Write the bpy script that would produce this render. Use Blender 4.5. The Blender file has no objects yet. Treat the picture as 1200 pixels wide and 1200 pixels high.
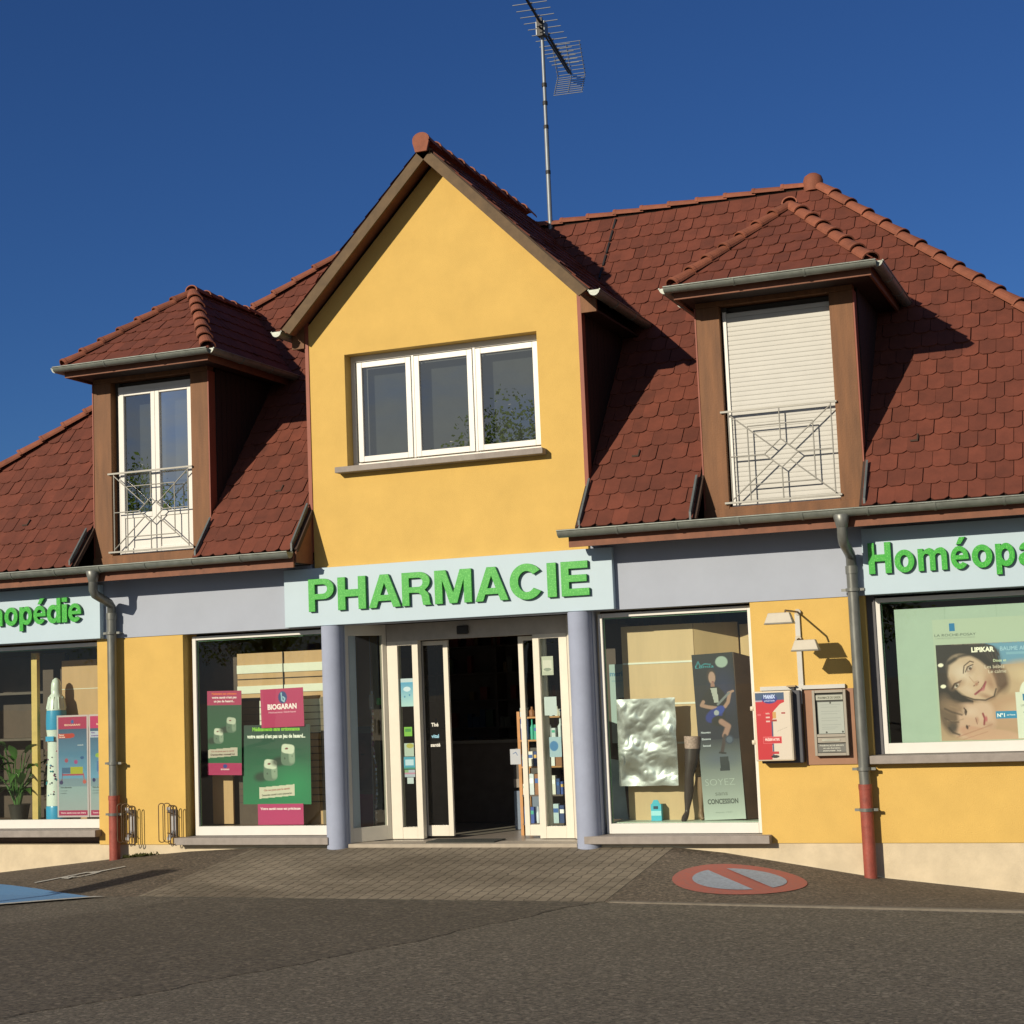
import bpy, bmesh, math, random
import numpy as np
from mathutils import Vector, Matrix
random.seed(7)
SC = bpy.context.scene
COL = SC.collection

# ------------------------------------------------------------------ camera, sky, sun, exposure
def look_axes(yaw, pit, rol):
    cy, sy = math.cos(yaw), math.sin(yaw)
    f = Vector((-sy, cy, 0)); r = Vector((cy, sy, 0)); u = Vector((0, 0, 1))
    f2 = f*math.cos(pit)+u*math.sin(pit); u2 = u*math.cos(pit)-f*math.sin(pit)
    r3 = r*math.cos(rol)+u2*math.sin(rol); u3 = u2*math.cos(rol)-r*math.sin(rol)
    return r3, u3, f2
cam_d = bpy.data.cameras.new('camera'); cam = bpy.data.objects.new('camera', cam_d); COL.objects.link(cam)
r_, u_, f_ = look_axes(0.373669, 0.106210, -0.040349)
cam.matrix_world = Matrix(((r_.x, u_.x, -f_.x, 7.175), (r_.y, u_.y, -f_.y, -16.5), (r_.z, u_.z, -f_.z, 1.667), (0, 0, 0, 1)))
cam_d.sensor_width = 36; cam_d.lens = 36*1900/1200; cam_d.clip_end = 3000; cam_d.clip_start = 0.05
SC.camera = cam

SUN_TO = Vector((-0.379, -0.852, 0.361)).normalized()
W = bpy.data.worlds.new('World'); SC.world = W; W.use_nodes = True
nt = W.node_tree; nt.nodes.clear()
sky = nt.nodes.new('ShaderNodeTexSky'); sky.sky_type = 'NISHITA'; sky.sun_disc = False
sky.sun_elevation = math.radians(21.1); sky.sun_rotation = math.atan2(SUN_TO.x, SUN_TO.y)
sky.altitude = 600; sky.air_density = 1.15; sky.dust_density = 0.0; sky.ozone_density = 7.0
bg = nt.nodes.new('ShaderNodeBackground'); bg.inputs['Strength'].default_value = 0.050
wo = nt.nodes.new('ShaderNodeOutputWorld')
wb = nt.nodes.new('ShaderNodeMix'); wb.data_type = 'RGBA'; wb.blend_type = 'MULTIPLY'; wb.inputs[0].default_value = 1; wb.inputs[7].default_value = (0.66, 0.89, 1.26, 1)   # camera white balance
nt.links.new(sky.outputs[0], wb.inputs[6]); 
# broken cloud in the half of the sky behind the photographer (mirrored by the upper panes)
def wn(t): return nt.nodes.new(t)
wtc = wn('ShaderNodeTexCoord'); wsp = wn('ShaderNodeSeparateXYZ'); nt.links.new(wtc.outputs['Generated'], wsp.inputs[0])
wma = wn('ShaderNodeMapping'); wma.inputs['Scale'].default_value = (1, 1, 2.6); nt.links.new(wtc.outputs['Generated'], wma.inputs[0])
wno = wn('ShaderNodeTexNoise'); wno.inputs['Scale'].default_value = 3.2; wno.inputs['Detail'].default_value = 7; wno.inputs['Roughness'].default_value = 0.55; nt.links.new(wma.outputs[0], wno.inputs[0])
wmr = wn('ShaderNodeMapRange'); wmr.inputs[1].default_value = 0.30; wmr.inputs[2].default_value = 0.55; wmr.interpolation_type = 'SMOOTHSTEP'; nt.links.new(wno.outputs[0], wmr.inputs[0])
wbk = wn('ShaderNodeMapRange'); wbk.inputs[1].default_value = 0.05; wbk.inputs[2].default_value = -0.45; wbk.interpolation_type = 'SMOOTHSTEP'; nt.links.new(wsp.outputs['Y'], wbk.inputs[0])
wlo = wn('ShaderNodeMapRange'); wlo.inputs[1].default_value = 0.75; wlo.inputs[2].default_value = 0.35; nt.links.new(wsp.outputs['Z'], wlo.inputs[0])
wm1 = wn('ShaderNodeMath'); wm1.operation = 'MULTIPLY'; nt.links.new(wmr.outputs[0], wm1.inputs[0]); nt.links.new(wbk.outputs[0], wm1.inputs[1])
wm2 = wn('ShaderNodeMath'); wm2.operation = 'MULTIPLY'; nt.links.new(wm1.outputs[0], wm2.inputs[0]); nt.links.new(wlo.outputs[0], wm2.inputs[1])
wcl = wn('ShaderNodeMix'); wcl.data_type = 'RGBA'; wcl.inputs[7].default_value = (6.6, 7.1, 7.3, 1); nt.links.new(wm2.outputs[0], wcl.inputs[0]); nt.links.new(wb.outputs[2], wcl.inputs[6])
nt.links.new(wcl.outputs[2], bg.inputs[0]); nt.links.new(bg.outputs[0], wo.inputs[0])
sd = bpy.data.lights.new('sun', 'SUN'); sd.energy = 4.9; sd.angle = math.radians(0.53); sd.color = (1.0, 0.87, 0.68)
sun = bpy.data.objects.new('sun', sd); COL.objects.link(sun)
sun.rotation_mode = 'QUATERNION'; sun.rotation_quaternion = SUN_TO.to_track_quat('Z', 'Y')
SC.view_settings.view_transform = 'Standard'; SC.view_settings.look = 'None'
SC.view_settings.exposure = 0.0; SC.view_settings.gamma = 1.0

# ------------------------------------------------------------------ materials
def lin(c):
    if isinstance(c, str):
        c = c.lstrip('#'); c = [int(c[i:i+2], 16)/255 for i in (0, 2, 4)]
    return tuple((x/12.92 if x <= 0.04045 else ((x+0.055)/1.055)**2.4) for x in c)
MATS = {}
def mat(name, col, rough=0.7, metal=0.0, var=0.12, vscale=6.0, bump=0.0, bscale=60.0, coat=0.0, island=0.0, spec=0.5, streak=0.0):
    """Principled surface with a large and a fine noise in its colour and an optional bump."""
    if name in MATS: return MATS[name]
    m = bpy.data.materials.new(name); m.use_nodes = True; n = m.node_tree.nodes; l = m.node_tree.links
    p = n['Principled BSDF']; c = lin(col) if isinstance(col, str) else col
    p.inputs['Roughness'].default_value = rough; p.inputs['Metallic'].default_value = metal
    p.inputs['Specular IOR Level'].default_value = spec
    if coat: p.inputs['Coat Weight'].default_value = coat
    tc = n.new('ShaderNodeTexCoord')
    if var > 0:
        no = n.new('ShaderNodeTexNoise'); no.inputs['Scale'].default_value = vscale; no.inputs['Detail'].default_value = 6; no.inputs['Roughness'].default_value = 0.65
        if streak:
            mp = n.new('ShaderNodeMapping'); mp.inputs['Scale'].default_value = (1, 1, streak); l.new(tc.outputs['Object'], mp.inputs[0]); l.new(mp.outputs[0], no.inputs[0])
        else: l.new(tc.outputs['Object'], no.inputs[0])
        mr = n.new('ShaderNodeMapRange'); mr.inputs[1].default_value = 0.3; mr.inputs[2].default_value = 0.7
        mr.inputs[3].default_value = 1-var; mr.inputs[4].default_value = 1+var; l.new(no.outputs[0], mr.inputs[0])
        src = mr.outputs[0]
        if island:
            ge = n.new('ShaderNodeNewGeometry'); m2 = n.new('ShaderNodeMapRange'); m2.inputs[3].default_value = 1-island; m2.inputs[4].default_value = 1+island
            l.new(ge.outputs['Random Per Island'], m2.inputs[0])
            mu = n.new('ShaderNodeMath'); mu.operation = 'MULTIPLY'; l.new(src, mu.inputs[0]); l.new(m2.outputs[0], mu.inputs[1]); src = mu.outputs[0]
        hs = n.new('ShaderNodeVectorMath'); hs.operation = 'SCALE'; hs.inputs[0].default_value = c
        l.new(src, hs.inputs['Scale']); l.new(hs.outputs[0], p.inputs['Base Color'])
    else: p.inputs['Base Color'].default_value = (*c, 1)
    if bump > 0:
        nb = n.new('ShaderNodeTexNoise'); nb.inputs['Scale'].default_value = bscale; nb.inputs['Detail'].default_value = 4; l.new(tc.outputs['Object'], nb.inputs[0])
        b = n.new('ShaderNodeBump'); b.inputs['Strength'].default_value = bump; b.inputs['Distance'].default_value = 0.01
        l.new(nb.outputs[0], b.inputs['Height']); l.new(b.outputs[0], p.inputs['Normal'])
    MATS[name] = m; return m
def flat(hexcol, rough=0.55):
    return mat('print_'+hexcol.strip('#')+('' if rough == 0.55 else '_%d' % int(rough*100)), hexcol, rough, var=0.04, vscale=20)
def glass(name, tint=(0.93, 0.97, 0.95), ior=1.5, boost=1.0):
    if name in MATS: return MATS[name]
    m = bpy.data.materials.new(name); m.use_nodes = True; n = m.node_tree.nodes; l = m.node_tree.links; n.clear()
    o = n.new('ShaderNodeOutputMaterial'); t = n.new('ShaderNodeBsdfTransparent'); t.inputs[0].default_value = (*tint, 1)
    g = n.new('ShaderNodeBsdfGlossy'); g.inputs['Roughness'].default_value = 0.0
    tc = n.new('ShaderNodeTexCoord'); no = n.new('ShaderNodeTexNoise'); no.inputs['Scale'].default_value = 1.1; l.new(tc.outputs['Object'], no.inputs[0])
    b = n.new('ShaderNodeBump'); b.inputs['Strength'].default_value = 0.03; b.inputs['Distance'].default_value = 0.03; l.new(no.outputs[0], b.inputs['Height']); l.new(b.outputs[0], g.inputs['Normal'])
    f = n.new('ShaderNodeFresnel'); f.inputs[0].default_value = ior
    mu = n.new('ShaderNodeMath'); mu.operation = 'MULTIPLY'; mu.use_clamp = True; mu.inputs[1].default_value = 1.35*boost; l.new(f.outputs[0], mu.inputs[0])
    mx = n.new('ShaderNodeMixShader'); l.new(mu.outputs[0], mx.inputs[0]); l.new(t.outputs[0], mx.inputs[1]); l.new(g.outputs[0], mx.inputs[2]); l.new(mx.outputs[0], o.inputs[0])
    MATS[name] = m; return m

M_YELLOW = mat('yellow_render', (0.60, 0.405, 0.115), 0.92, var=0.06, vscale=2.4, bump=0.5, bscale=110)
M_PLINTH = mat('cream_plinth', (0.56, 0.48, 0.34), 0.9, var=0.14, vscale=3, bump=0.35, bscale=120)
M_LILAC = mat('lilac_grey_render', (0.355, 0.40, 0.485), 0.9, var=0.04, vscale=2, bump=0.2, bscale=160)
M_PILLAR = mat('lavender_paint', (0.30, 0.345, 0.465), 0.85, var=0.06, vscale=4, bump=0.5, bscale=150)
M_TILE = mat('clay_tile', (0.128, 0.034, 0.019), 0.85, var=0.20, vscale=5, bump=0.3, bscale=90, island=0.16)
M_RIDGE = mat('clay_ridge_tile', (0.225, 0.074, 0.040), 0.8, var=0.22, vscale=7, bump=0.3, bscale=90, island=0.14)
M_DECK = mat('roof_batten_dark', (0.05, 0.03, 0.022), 0.9)
M_ZINC = mat('weathered_zinc', (0.20, 0.225, 0.205), 0.45, metal=0.35, var=0.2, vscale=9, bump=0.1)
M_ZINCP = mat('weathered_zinc_pipe', (0.155, 0.165, 0.155), 0.42, metal=0.35, var=0.28, vscale=14, streak=0.25)
M_LEAD = mat('lead_flashing', (0.11, 0.13, 0.135), 0.6, metal=0.2, var=0.2)
M_RUST = mat('red_iron', (0.26, 0.058, 0.04), 0.6, var=0.25, vscale=10, bump=0.3)
M_POST = mat('brown_stained_timber', (0.165, 0.072, 0.027), 0.7, var=0.30, vscale=9, streak=0.12, bump=0.25)
M_FASCIA = mat('reddish_brown_board', (0.18, 0.068, 0.036), 0.7, var=0.2, vscale=8)
M_VERGE = mat('olive_brown_verge', (0.105, 0.066, 0.030), 0.75, var=0.25, vscale=8)
M_CHEEK = mat('shaded_red_brown_cladding', (0.020, 0.008, 0.006), 0.75, var=0.25, vscale=10, streak=0.1)  # red-brown boards, darkened further to deepen the shade on cheeks and soffits
M_TRIM = mat('red_trim', (0.24, 0.06, 0.032), 0.6, var=0.1)
M_WHITE = mat('white_frame', (0.66, 0.66, 0.63), 0.35, var=0.03)
M_CREAM = mat('cream_door_frame', (0.64, 0.61, 0.52), 0.4, var=0.04)
M_SHUT = mat('cream_shutter_slat', (0.50, 0.505, 0.475), 0.55, var=0.04)
M_SILL = mat('grey_stone_sill', (0.27, 0.245, 0.225), 0.8, var=0.15, vscale=8, bump=0.2)
M_PANEL = mat('pale_blue_sign_panel', (0.40, 0.53, 0.62), 0.5, var=0.025, vscale=2)
M_BLACK = mat('black_rubber', (0.02, 0.02, 0.02), 0.6)
M_DARK = mat('dark_interior', (0.05, 0.045, 0.04), 0.8)  # dark colour stands in for unlit rooms
M_GLASS = glass('shop_glass', (0.90, 0.97, 0.93))
M_GLASSU = glass('upper_window_glass', (0.8, 0.86, 0.86), 1.55, 5.2)
M_WOOD = mat('blond_veneer', (0.56, 0.40, 0.22), 0.5, var=0.08, vscale=5, streak=0.15)
M_WOOD2 = mat('tan_veneer', (0.50, 0.31, 0.15), 0.5, var=0.10, vscale=5, streak=0.15)
M_RAIL = mat('painted_railing_metal', (0.27, 0.27, 0.245), 0.5, metal=0.2, var=0.1)
M_ALU = mat('antenna_aluminium', (0.22, 0.25, 0.28), 0.5, metal=0.4, var=0.1)

def letter_mat():
    m = bpy.data.materials.new('green_letter_face'); m.use_nodes = True; n = m.node_tree.nodes; l = m.node_tree.links
    p = n['Principled BSDF']; p.inputs['Roughness'].default_value = 0.35
    tc = n.new('ShaderNodeTexCoord'); v = n.new('ShaderNodeTexVoronoi'); v.inputs['Scale'].default_value = 62; v.inputs['Randomness'].default_value = 0.35
    l.new(tc.outputs['Object'], v.inputs[0])
    r = n.new('ShaderNodeValToRGB'); r.color_ramp.elements[0].position = 0.25; r.color_ramp.elements[0].color = (0.13, 0.56, 0.10, 1)
    r.color_ramp.elements[1].position = 0.5; r.color_ramp.elements[1].color = (0.02, 0.34, 0.025, 1)
    l.new(v.outputs['Distance'], r.inputs[0]); l.new(r.outputs[0], p.inputs['Base Color'])
    return m
M_GREEN = letter_mat()
M_GREEN_SIDE = mat('green_letter_side', (0.03, 0.19, 0.03), 0.4, var=0.05)

def asphalt(name, base, brown, scale=1.0):
    m = bpy.data.materials.new(name); m.use_nodes = True; n = m.node_tree.nodes; l = m.node_tree.links
    p = n['Principled BSDF']; p.inputs['Roughness'].default_value = 0.9
    tc = n.new('ShaderNodeTexCoord')
    def noise(s, d, r=0.6):
        a = n.new('ShaderNodeTexNoise'); a.inputs['Scale'].default_value = s; a.inputs['Detail'].default_value = d; a.inputs['Roughness'].default_value = r; l.new(tc.outputs['Object'], a.inputs[0]); return a
    big = noise(0.45, 5); mid = noise(3.5, 5); fine = noise(30*scale, 4, 0.8)
    vor = n.new('ShaderNodeTexVoronoi'); vor.inputs['Scale'].default_value = 42*scale; l.new(tc.outputs['Object'], vor.inputs[0])
    cr = n.new('ShaderNodeValToRGB'); cr.color_ramp.elements[0].position = 0.36; cr.color_ramp.elements[1].position = 0.66
    cr.color_ramp.elements[0].color = (*[c*0.35 for c in base], 1); cr.color_ramp.elements[1].color = (*[c*1.65 for c in base], 1)
    l.new(fine.outputs[0], cr.inputs[0])
    sp = n.new('ShaderNodeSeparateColor'); l.new(vor.outputs['Color'], sp.inputs[0])
    st = n.new('ShaderNodeMapRange'); st.inputs[1].default_value = 0.82; st.inputs[2].default_value = 1.0; st.inputs[3].default_value = 0; st.inputs[4].default_value = 0.75; l.new(sp.outputs[0], st.inputs[0])
    m1 = n.new('ShaderNodeMix'); m1.data_type = 'RGBA'; l.new(st.outputs[0], m1.inputs[0]); l.new(cr.outputs[0], m1.inputs[6]); m1.inputs[7].default_value = (*[min(1, c*2.3) for c in base], 1)
    m2 = n.new('ShaderNodeMix'); m2.data_type = 'RGBA'; m2.blend_type = 'MULTIPLY'; m2.inputs[0].default_value = 1
    mr = n.new('ShaderNodeValToRGB'); mr.color_ramp.elements[0].position = 0.33; mr.color_ramp.elements[1].position = 0.68
    mr.color_ramp.elements[0].color = (*brown, 1); mr.color_ramp.elements[1].color = (1.08, 1.07, 1.05, 1)
    ad = n.new('ShaderNodeMix'); ad.data_type = 'FLOAT'; ad.inputs[0].default_value = 0.4; l.new(big.outputs[0], ad.inputs[2]); l.new(mid.outputs[0], ad.inputs[3]); l.new(ad.outputs[0], mr.inputs[0])
    l.new(m1.outputs[2], m2.inputs[6]); l.new(mr.outputs[0], m2.inputs[7]); l.new(m2.outputs[2], p.inputs['Base Color'])
    b = n.new('ShaderNodeBump'); b.inputs['Strength'].default_value = 0.8; b.inputs['Distance'].default_value = 0.006
    l.new(fine.outputs[0], b.inputs['Height']); l.new(b.outputs[0], p.inputs['Normal'])
    return m
M_ASPH = asphalt('asphalt_road', (0.118, 0.105, 0.081), (0.84, 0.82, 0.79))
M_ASPH2 = asphalt('asphalt_patch_older', (0.092, 0.080, 0.061), (0.78, 0.75, 0.70), 0.8)
M_PAVE = asphalt('asphalt_pavement', (0.118, 0.098, 0.074), (0.72, 0.68, 0.62))

def paver_mat():
    m = bpy.data.materials.new('interlocking_pavers'); m.use_nodes = True; n = m.node_tree.nodes; l = m.node_tree.links
    p = n['Principled BSDF']; p.inputs['Roughness'].default_value = 0.9
    tc = n.new('ShaderNodeTexCoord'); wn = n.new('ShaderNodeTexNoise'); wn.inputs['Scale'].default_value = 14; l.new(tc.outputs['Object'], wn.inputs[0])
    wm = n.new('ShaderNodeVectorMath'); wm.operation = 'SCALE'; wm.inputs['Scale'].default_value = 0.05; l.new(wn.outputs['Color'], wm.inputs[0])
    wa = n.new('ShaderNodeVectorMath'); wa.operation = 'ADD'; l.new(tc.outputs['Object'], wa.inputs[0]); l.new(wm.outputs[0], wa.inputs[1])
    rt = n.new('ShaderNodeMapping'); rt.inputs['Rotation'].default_value = (0, 0, math.pi/2); l.new(wa.outputs[0], rt.inputs[0])
    br = n.new('ShaderNodeTexBrick'); br.inputs['Scale'].default_value = 1.0; br.inputs['Brick Width'].default_value = 0.22; br.inputs['Row Height'].default_value = 0.115
    br.inputs['Mortar Size'].default_value = 0.007; br.inputs['Mortar Smooth'].default_value = 0.4; br.inputs['Bias'].default_value = 0.0
    br.inputs['Color1'].default_value = (0.20, 0.175, 0.135, 1); br.inputs['Color2'].default_value = (0.235, 0.205, 0.158, 1); br.inputs['Mortar'].default_value = (0.10, 0.086, 0.066, 1)
    l.new(rt.outputs[0], br.inputs[0])
    no = n.new('ShaderNodeTexNoise'); no.inputs['Scale'].default_value = 1.3; no.inputs['Detail'].default_value = 6
    mp = n.new('ShaderNodeMapping'); mp.inputs['Scale'].default_value = (0.5, 1.6, 1); l.new(tc.outputs['Object'], mp.inputs[0]); l.new(mp.outputs[0], no.inputs[0])
    cr = n.new('ShaderNodeValToRGB'); cr.color_ramp.elements[0].position = 0.35; cr.color_ramp.elements[1].position = 0.65
    cr.color_ramp.elements[0].color = (0.62, 0.59, 0.54, 1); cr.color_ramp.elements[1].color = (1.12, 1.1, 1.05, 1); l.new(no.outputs[0], cr.inputs[0])
    mx = n.new('ShaderNodeMix'); mx.data_type = 'RGBA'; mx.blend_type = 'MULTIPLY'; mx.inputs[0].default_value = 1; l.new(br.outputs['Color'], mx.inputs[6]); l.new(cr.outputs[0], mx.inputs[7])
    l.new(mx.outputs[2], p.inputs['Base Color'])
    iv = n.new('ShaderNodeMath'); iv.operation = 'SUBTRACT'; iv.inputs[0].default_value = 1; l.new(br.outputs['Fac'], iv.inputs[1])
    b = n.new('ShaderNodeBump'); b.inputs['Strength'].default_value = 1.0; b.inputs['Distance'].default_value = 0.008; l.new(iv.outputs[0], b.inputs['Height'])
    nf = n.new('ShaderNodeTexNoise'); nf.inputs['Scale'].default_value = 70; l.new(tc.outputs['Object'], nf.inputs[0])
    b2 = n.new('ShaderNodeBump'); b2.inputs['Strength'].default_value = 0.5; b2.inputs['Distance'].default_value = 0.004; l.new(nf.outputs[0], b2.inputs['Height']); l.new(b.outputs[0], b2.inputs['Normal'])
    l.new(b2.outputs[0], p.inputs['Normal'])
    return m
M_PAVER = paver_mat()
def worn(name, col, wear=0.52):
    """road paint worn through to the asphalt"""
    m = bpy.data.materials.new(name); m.use_nodes = True; n = m.node_tree.nodes; l = m.node_tree.links
    p = n['Principled BSDF']; p.inputs['Roughness'].default_value = 0.8; tc = n.new('ShaderNodeTexCoord')
    no = n.new('ShaderNodeTexNoise'); no.inputs['Scale'].default_value = 26; no.inputs['Detail'].default_value = 8; no.inputs['Roughness'].default_value = 0.75; l.new(tc.outputs['Object'], no.inputs[0])
    cr = n.new('ShaderNodeValToRGB'); cr.color_ramp.elements[0].position = wear-0.09; cr.color_ramp.elements[1].position = wear+0.09
    cr.color_ramp.elements[0].color = (*col, 1); cr.color_ramp.elements[1].color = (*[c*0.62+0.05 for c in col], 1); l.new(no.outputs[0], cr.inputs[0]); l.new(cr.outputs[0], p.inputs['Base Color'])
    return m

# ------------------------------------------------------------------ object helpers
BASE = {}
def tag(o, label=None, cat=None, group=None, kind=None):
    if label: o['label'] = label
    if cat: o['category'] = cat
    if group: o['group'] = group
    if kind: o['kind'] = kind
    return o
def thing(name, loc, label, cat, group=None):
    o = bpy.data.objects.new(name, None); COL.objects.link(o); o.location = loc; o.empty_display_size = 0.2
    BASE[o.name] = Vector(loc); return tag(o, label, cat, group)
class MB:
    """collects polygons with material slots; coordinates are in world space"""
    def __init__(s): s.v = []; s.f = []; s.m = []; s.mats = []; s.sm = []
    def slot(s, m):
        if m not in s.mats: s.mats.append(m)
        return s.mats.index(m)
    def add(s, vs, fs, m, smooth=False):
        b = len(s.v); s.v += [tuple(v) for v in vs]; k = s.slot(m)
        for f in fs: s.f.append([b+i for i in f]); s.m.append(k); s.sm.append(smooth)
        return s
    def box(s, x0, x1, y0, y1, z0, z1, m):
        vs = [(x, y, z) for x in (x0, x1) for y in (y0, y1) for z in (z0, z1)]
        return s.add(vs, [(0, 1, 3, 2), (4, 6, 7, 5), (0, 4, 5, 1), (2, 3, 7, 6), (0, 2, 6, 4), (1, 5, 7, 3)], m)
    def prism(s, pts, d, m):
        """pts: planar ring of 3d points, extruded by vector d"""
        n = len(pts); d = Vector(d); a = [Vector(p) for p in pts]; b = [p+d for p in a]
        fs = [tuple(range(n)), tuple(range(2*n-1, n-1, -1))]+[(i, (i+1) % n, n+(i+1) % n, n+i) for i in range(n)]
        return s.add(a+b, fs, m)
    def tube(s, pts, r, m, n=10, cap=True, closed=False):
        pts = [Vector(p) for p in pts]; k = len(pts); rs = r if isinstance(r, (list, tuple)) else [r]*k
        T = []
        for i in range(k):
            a = pts[(i-1) % k] if (i > 0 or closed) else pts[i]; b = pts[(i+1) % k] if (i < k-1 or closed) else pts[i]
            T.append((b-a).normalized())
        up = Vector((0, 0, 1)) if abs(T[0].z) < 0.9 else Vector((1, 0, 0)); N = T[0].cross(up).normalized(); vs = []
        for i in range(k):
            N = (N-T[i]*N.dot(T[i])).normalized(); B = T[i].cross(N)
            for j in range(n):
                a = 2*math.pi*j/n; vs.append(pts[i]+(N*math.cos(a)+B*math.sin(a))*rs[i])
        fs = []
        for i in range(k if closed else k-1):
            i2 = (i+1) % k
            for j in range(n): fs.append((i*n+j, i*n+(j+1) % n, i2*n+(j+1) % n, i2*n+j))
        s.add(vs, fs, m, True)
        if cap and not closed: s.add(vs[:n], [tuple(range(n-1, -1, -1))], m); s.add(vs[-n:], [tuple(range(n))], m)
        return s
    def bar(s, a, b, w, h, m, up=(0, 0, 1)):
        a = Vector(a); b = Vector(b); t = (b-a).normalized(); U = Vector(up); U = (U-t*U.dot(t)).normalized(); R = t.cross(U)
        ring = lambda p: [p+R*w/2+U*h/2, p-R*w/2+U*h/2, p-R*w/2-U*h/2, p+R*w/2-U*h/2]
        return s.prism(ring(a), b-a, m)
    def lathe(s, prof, c, m, n=28):
        vs = []; k = len(prof)
        for r, z in prof:
            for j in range(n): a = 2*math.pi*j/n; vs.append((c[0]+r*math.cos(a), c[1]+r*math.sin(a), c[2]+z))
        fs = [(i*n+j, i*n+(j+1) % n, (i+1)*n+(j+1) % n, (i+1)*n+j) for i in range(k-1) for j in range(n)]
        s.add(vs, fs, m, True); s.add(vs[-n:], [tuple(range(n))], m); s.add(vs[:n], [tuple(range(n-1, -1, -1))], m); return s
    def build(s, name, parent=None, bevel=0.0, base=None):
        B = BASE.get(parent.name, Vector()) if parent else Vector(base or (0, 0, 0))
        me = bpy.data.meshes.new(name); me.from_pydata([tuple(Vector(v)-B) for v in s.v], [], s.f)
        for m in s.mats: me.materials.append(m)
        me.polygons.foreach_set('material_index', s.m); me.polygons.foreach_set('use_smooth', s.sm)
        bm = bmesh.new(); bm.from_mesh(me)
        if bevel == 0: pass
        bmesh.ops.recalc_face_normals(bm, faces=bm.faces); bm.to_mesh(me); bm.free(); me.update()
        o = bpy.data.objects.new(name, me); COL.objects.link(o)
        if parent: o.parent = parent; BASE[o.name] = B
        else: o.location = B; BASE[o.name] = B
        if bevel > 0:
            md = o.modifiers.new('bevel', 'BEVEL'); md.width = bevel; md.segments = 2; md.limit_method = 'ANGLE'; md.angle_limit = math.radians(40)
        return o

# ------------------------------------------------------------------ lettering
def fill_shape(loops, scale=(1, 1), extrude=0.0, bevel=0.0):
    cu = bpy.data.curves.new('outline', 'CURVE'); cu.dimensions = '2D'; cu.fill_mode = 'BOTH'; cu.extrude = extrude; cu.bevel_depth = bevel; cu.bevel_resolution = 1
    for lp in loops:
        sp = cu.splines.new('POLY'); sp.points.add(len(lp)-1)
        for p, (x, y) in zip(sp.points, lp): p.co = (x*scale[0], y*scale[1], 0, 1)
        sp.use_cyclic_u = True
    ob = bpy.data.objects.new('outline', cu); COL.objects.link(ob)
    dg = bpy.context.evaluated_depsgraph_get(); dg.update(); me = bpy.data.meshes.new_from_object(ob.evaluated_get(dg))
    vs = [tuple(v.co) for v in me.vertices]; fs = [tuple(p.vertices) for p in me.polygons]; nz = [p.normal.z for p in me.polygons]
    bpy.data.objects.remove(ob); bpy.data.curves.remove(cu); bpy.data.meshes.remove(me)
    return vs, fs, nz
GL = {}
def glyphs(text, bold=0.0):
    k = (text, bold)
    if k in GL: return GL[k]
    cu = bpy.data.curves.new('txt', 'FONT'); cu.body = text; cu.size = 1; cu.offset = bold; cu.resolution_u = 3; cu.fill_mode = 'FRONT'
    ob = bpy.data.objects.new('txt', cu); COL.objects.link(ob); dg = bpy.context.evaluated_depsgraph_get(); dg.update()
    me = bpy.data.meshes.new_from_object(ob.evaluated_get(dg))
    v = np.array([list(x.co)[:2] for x in me.vertices]) if len(me.vertices) else np.zeros((0, 2)); f = [tuple(p.vertices) for p in me.polygons]
    bpy.data.objects.remove(ob); bpy.data.curves.remove(cu); bpy.data.meshes.remove(me)
    GL[k] = (v, f); return v, f
def arc(cx, cy, rx, ry, a0, a1, n=14):
    return [(cx+rx*math.cos(math.radians(a0+(a1-a0)*i/n)), cy+ry*math.sin(math.radians(a0+(a1-a0)*i/n))) for i in range(n+1)]
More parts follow.
